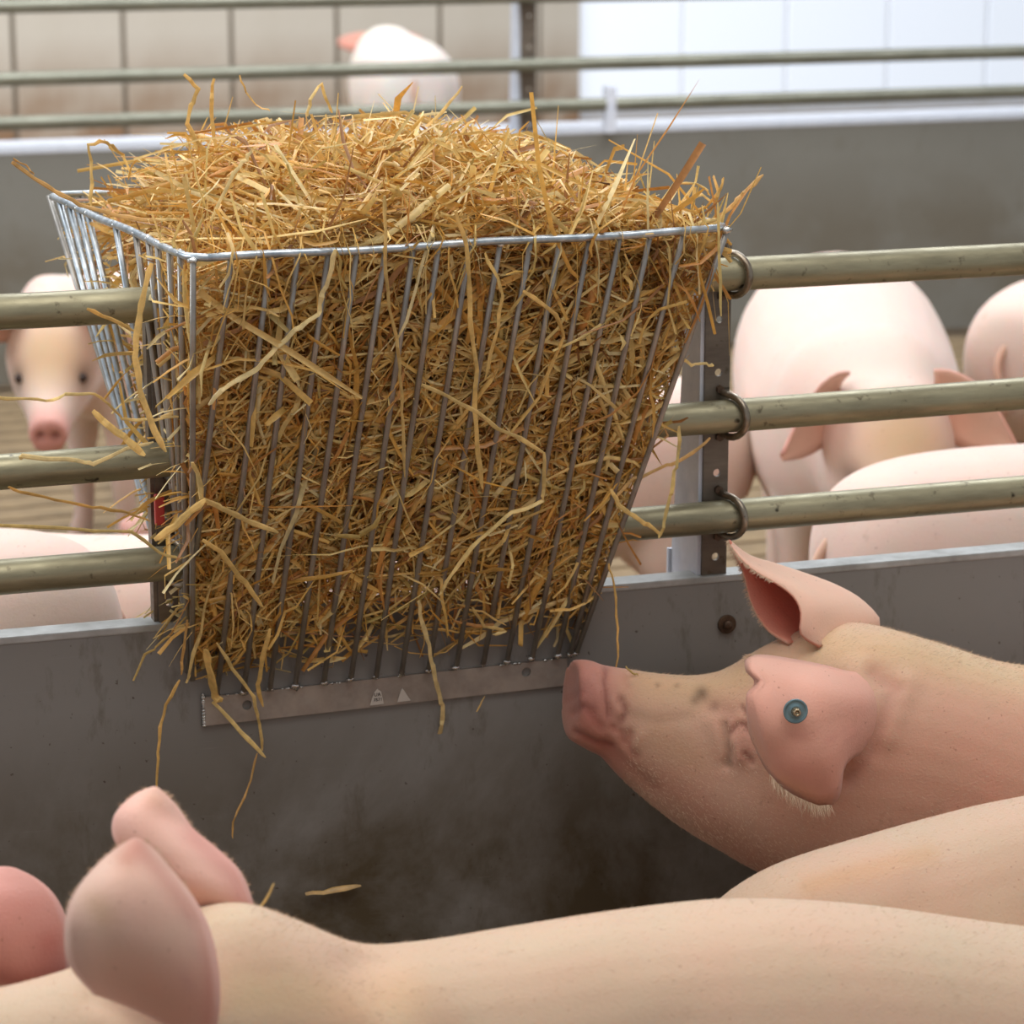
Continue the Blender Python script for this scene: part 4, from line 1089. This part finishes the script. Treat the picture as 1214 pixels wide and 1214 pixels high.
e2 = [((196, 1088), (250, 1098), (300, 1096)), ((168, 1045), (236, 1054), (298, 1072)), ((150, 1014), (216, 1022), (284, 1036)), ((136, 992), (196, 997), (259, 1010)),
      ((136, 970), (180, 971), (229, 985)), ((148, 953), (181, 951), (211, 960)), ((164, 941), (182, 939), (198, 945)), ((177, 936), (184, 935), (190, 938))]
d2 = [(-.955, -.965, -.945), (-.95, -.99, -.935), (-.945, -.985, -.925), (-.94, -.975, -.92), (-.935, -.96, -.92), (-.93, -.945, -.92), (-.925, -.93, -.92), (-.92, -.922, -.92)]
def pt2(X, Y):
    yield .55 * np.exp(-(pixdist(X, Y, [(230, 990), (275, 1035), (295, 1078)]) / 15) ** 2), lin(190, 108, 98)[:3]
    yield .4 * np.exp(-(np.hypot(X - 185, Y - 945) / 16) ** 2), lin(184, 132, 96)[:3]
ear2, G2 = traced_ear(e2, d2, root1, np.array(lin(232, 182, 166)[:3]), np.array(lin(232, 182, 166)[:3]), pt2)
ear_hair(ear2, G2[4:, -1], (1, 0, .4), 160, .006); ear_hair(ear2, G2[18:, 0], (-.9, 0, .4), 50, .006)

# second pig on the right, between the foremost one and the tagged one, head low
Y2 = -.72
r2 = [(560, 1560, 562, 1590, .022), (565, 1540, 570, 1612, .040), (600, 1512, 608, 1622, .048), (660, 1440, 690, 1600, .062), (730, 1340, 780, 1560, .088), (790, 1228, 860, 1530, .108), (830, 1140, 905, 1500, .122), (862, 1082, 950, 1470, .13), (905, 1049, 985, 1450, .138), (960, 1024, 1020, 1440, .145),
      (1050, 997, 1080, 1430, .15), (1130, 975, 1150, 1420, .155), (1214, 955, 1225, 1410, .158), (1320, 940, 1325, 1400, .162), (1480, 940, 1482, 1390, .162), (1600, 960, 1602, 1370, .15), (1680, 1010, 1682, 1300, .11), (1715, 1090, 1716, 1200, .05)]
st = world_stations([(a, b_, c, d, Y2, e) for a, b_, c, d, e in r2])
V, Fc = merge([loft(st, 36, 4, 2.1)] + legs_at(float(on_y(1010, 1200, Y2)[0]), Y2, .40, False) + legs_at(float(on_y(1600, 1200, Y2)[0]), Y2, .44, True))
p2 = remesh(V, Fc, .0065, 8)
sculpt(p2, [([(930, 1060), (1000, 1040), (1060, 1040)], 30, .004, None, 0), ([(1120, 990), (1160, 1060)], 40, -.004, None, 0)])
co, no = get(p2); X, Y = proj(co); C = np.tile(np.array(lin(200, 168, 144)[:3]), (len(co), 1))
blend(.5 * np.exp(-(pixdist(X, Y, [(960, 1050), (1010, 1035), (1100, 1012)]) / 14) ** 2), lin(196, 152, 108)[:3])
set_tint(p2, C)
root2 = empty('pig', (float(on_y(1214, 1200, Y2)[0]), Y2, 0), 'pig at the right whose back slopes down between the tagged and the foremost pig', 'pig')
put('body', p2, M['skin'], root2)
bristles(p2, root2, 5000, .006, (1, 0, -.2), lambda c: (proj(c)[0] > 850) & (proj(c)[0] < 1300) & (proj(c)[1] < 1150))
for sgn in (-1, 1):
    yb = Y2 + sgn * .10; rows = []
    for t, w_ in ((0, 26), (.25, 42), (.5, 44), (.75, 30), (1, 6)):
        rows.append((E3(800 - 120 * t - w_, 1240 - 10 * t + 20, yb + sgn * .05 * t), E3(800 - 120 * t, 1240 + 30 * t, yb + sgn * (.03 + .06 * t)), E3(800 - 120 * t + w_ * .6, 1262 + 90 * t, yb + sgn * .05 * t)))
    em, _, _ = ear_me(rows, 16, .005); put('ear', em, M['ear'], root2)

# third near pig at the left edge: only its rounded ear shows
ez = on_y(60, 1165, -.80)
root3 = make_pig('pig at the left edge, showing only one rounded deep-pink ear low beside the pricked ears', ez[0] - .50, -.63, math.radians(4), .98, -.75, 0, 1.0, voxel=.009, ears=(1,))
e3 = [((-34, 1176), (38, 1192), (79, 1168)), ((-64, 1150), (15, 1158), (80, 1132)), ((-72, 1110), (4, 1112), (78, 1094)), ((-62, 1073), (0, 1070), (64, 1063)), ((-38, 1047), (2, 1044), (43, 1043)), ((-12, 1032), (3, 1029), (20, 1031))]
d3 = [(-.80, -.82, -.80), (-.80, -.845, -.80), (-.80, -.85, -.80), (-.80, -.84, -.80), (-.80, -.82, -.80), (-.80, -.805, -.80)]
def pt3(X, Y):
    yield .75 * ss(1110, 1160, Y) * ss(20, 70, X), lin(150, 60, 52)[:3]
    yield .4 * np.exp(-(np.hypot(X - 60, Y - 1118) / 16) ** 2), lin(176, 70, 60)[:3]
    yield .5 * np.exp(-(pixdist(X, Y, [(0, 1160), (50, 1170)]) / 14) ** 2), lin(150, 70, 64)[:3]
ear3, G3 = traced_ear(e3, d3, root3, np.array(lin(214, 150, 140)[:3]), np.array(lin(214, 150, 140)[:3]), pt3)

# eyes and tails of the near pigs (outside the frame or turned away in the photograph)
for rt, eyes, tl in ((root1, ((-36, 1250, Y1 - .074), (-36, 1262, Y1 + .074)), (1528, 1300, Y1)), (root2, ((704, 1474, Y2 - .062), (704, 1486, Y2 + .062)), (1716, 1140, Y2)), (root, ((876, 905, -.115),), (1880, 960, -.33))):
    for (a, b_, y_) in eyes:
        bm = bmesh.new(); bmesh.ops.create_uvsphere(bm, u_segments=14, v_segments=8, radius=.0115, matrix=Matrix.Translation(E3(a, b_, y_))); m2 = bpy.data.meshes.new('eye'); bm.to_mesh(m2); bm.free()
        put('eye', m2, M['eye'], rt)
    c = E3(*tl); P = [c + np.array([.012 * a * .9 - .02, .016 * math.sin(a * 1.3), .02 - .022 * a]) for a in np.linspace(0, 6, 22)]
    t_ = put('tail', tube_me('tail', P, np.linspace(.012, .004, 22), 8), M['skin'], rt); set_tint(t_.data, np.tile(PINK, (len(t_.data.vertices), 1)))
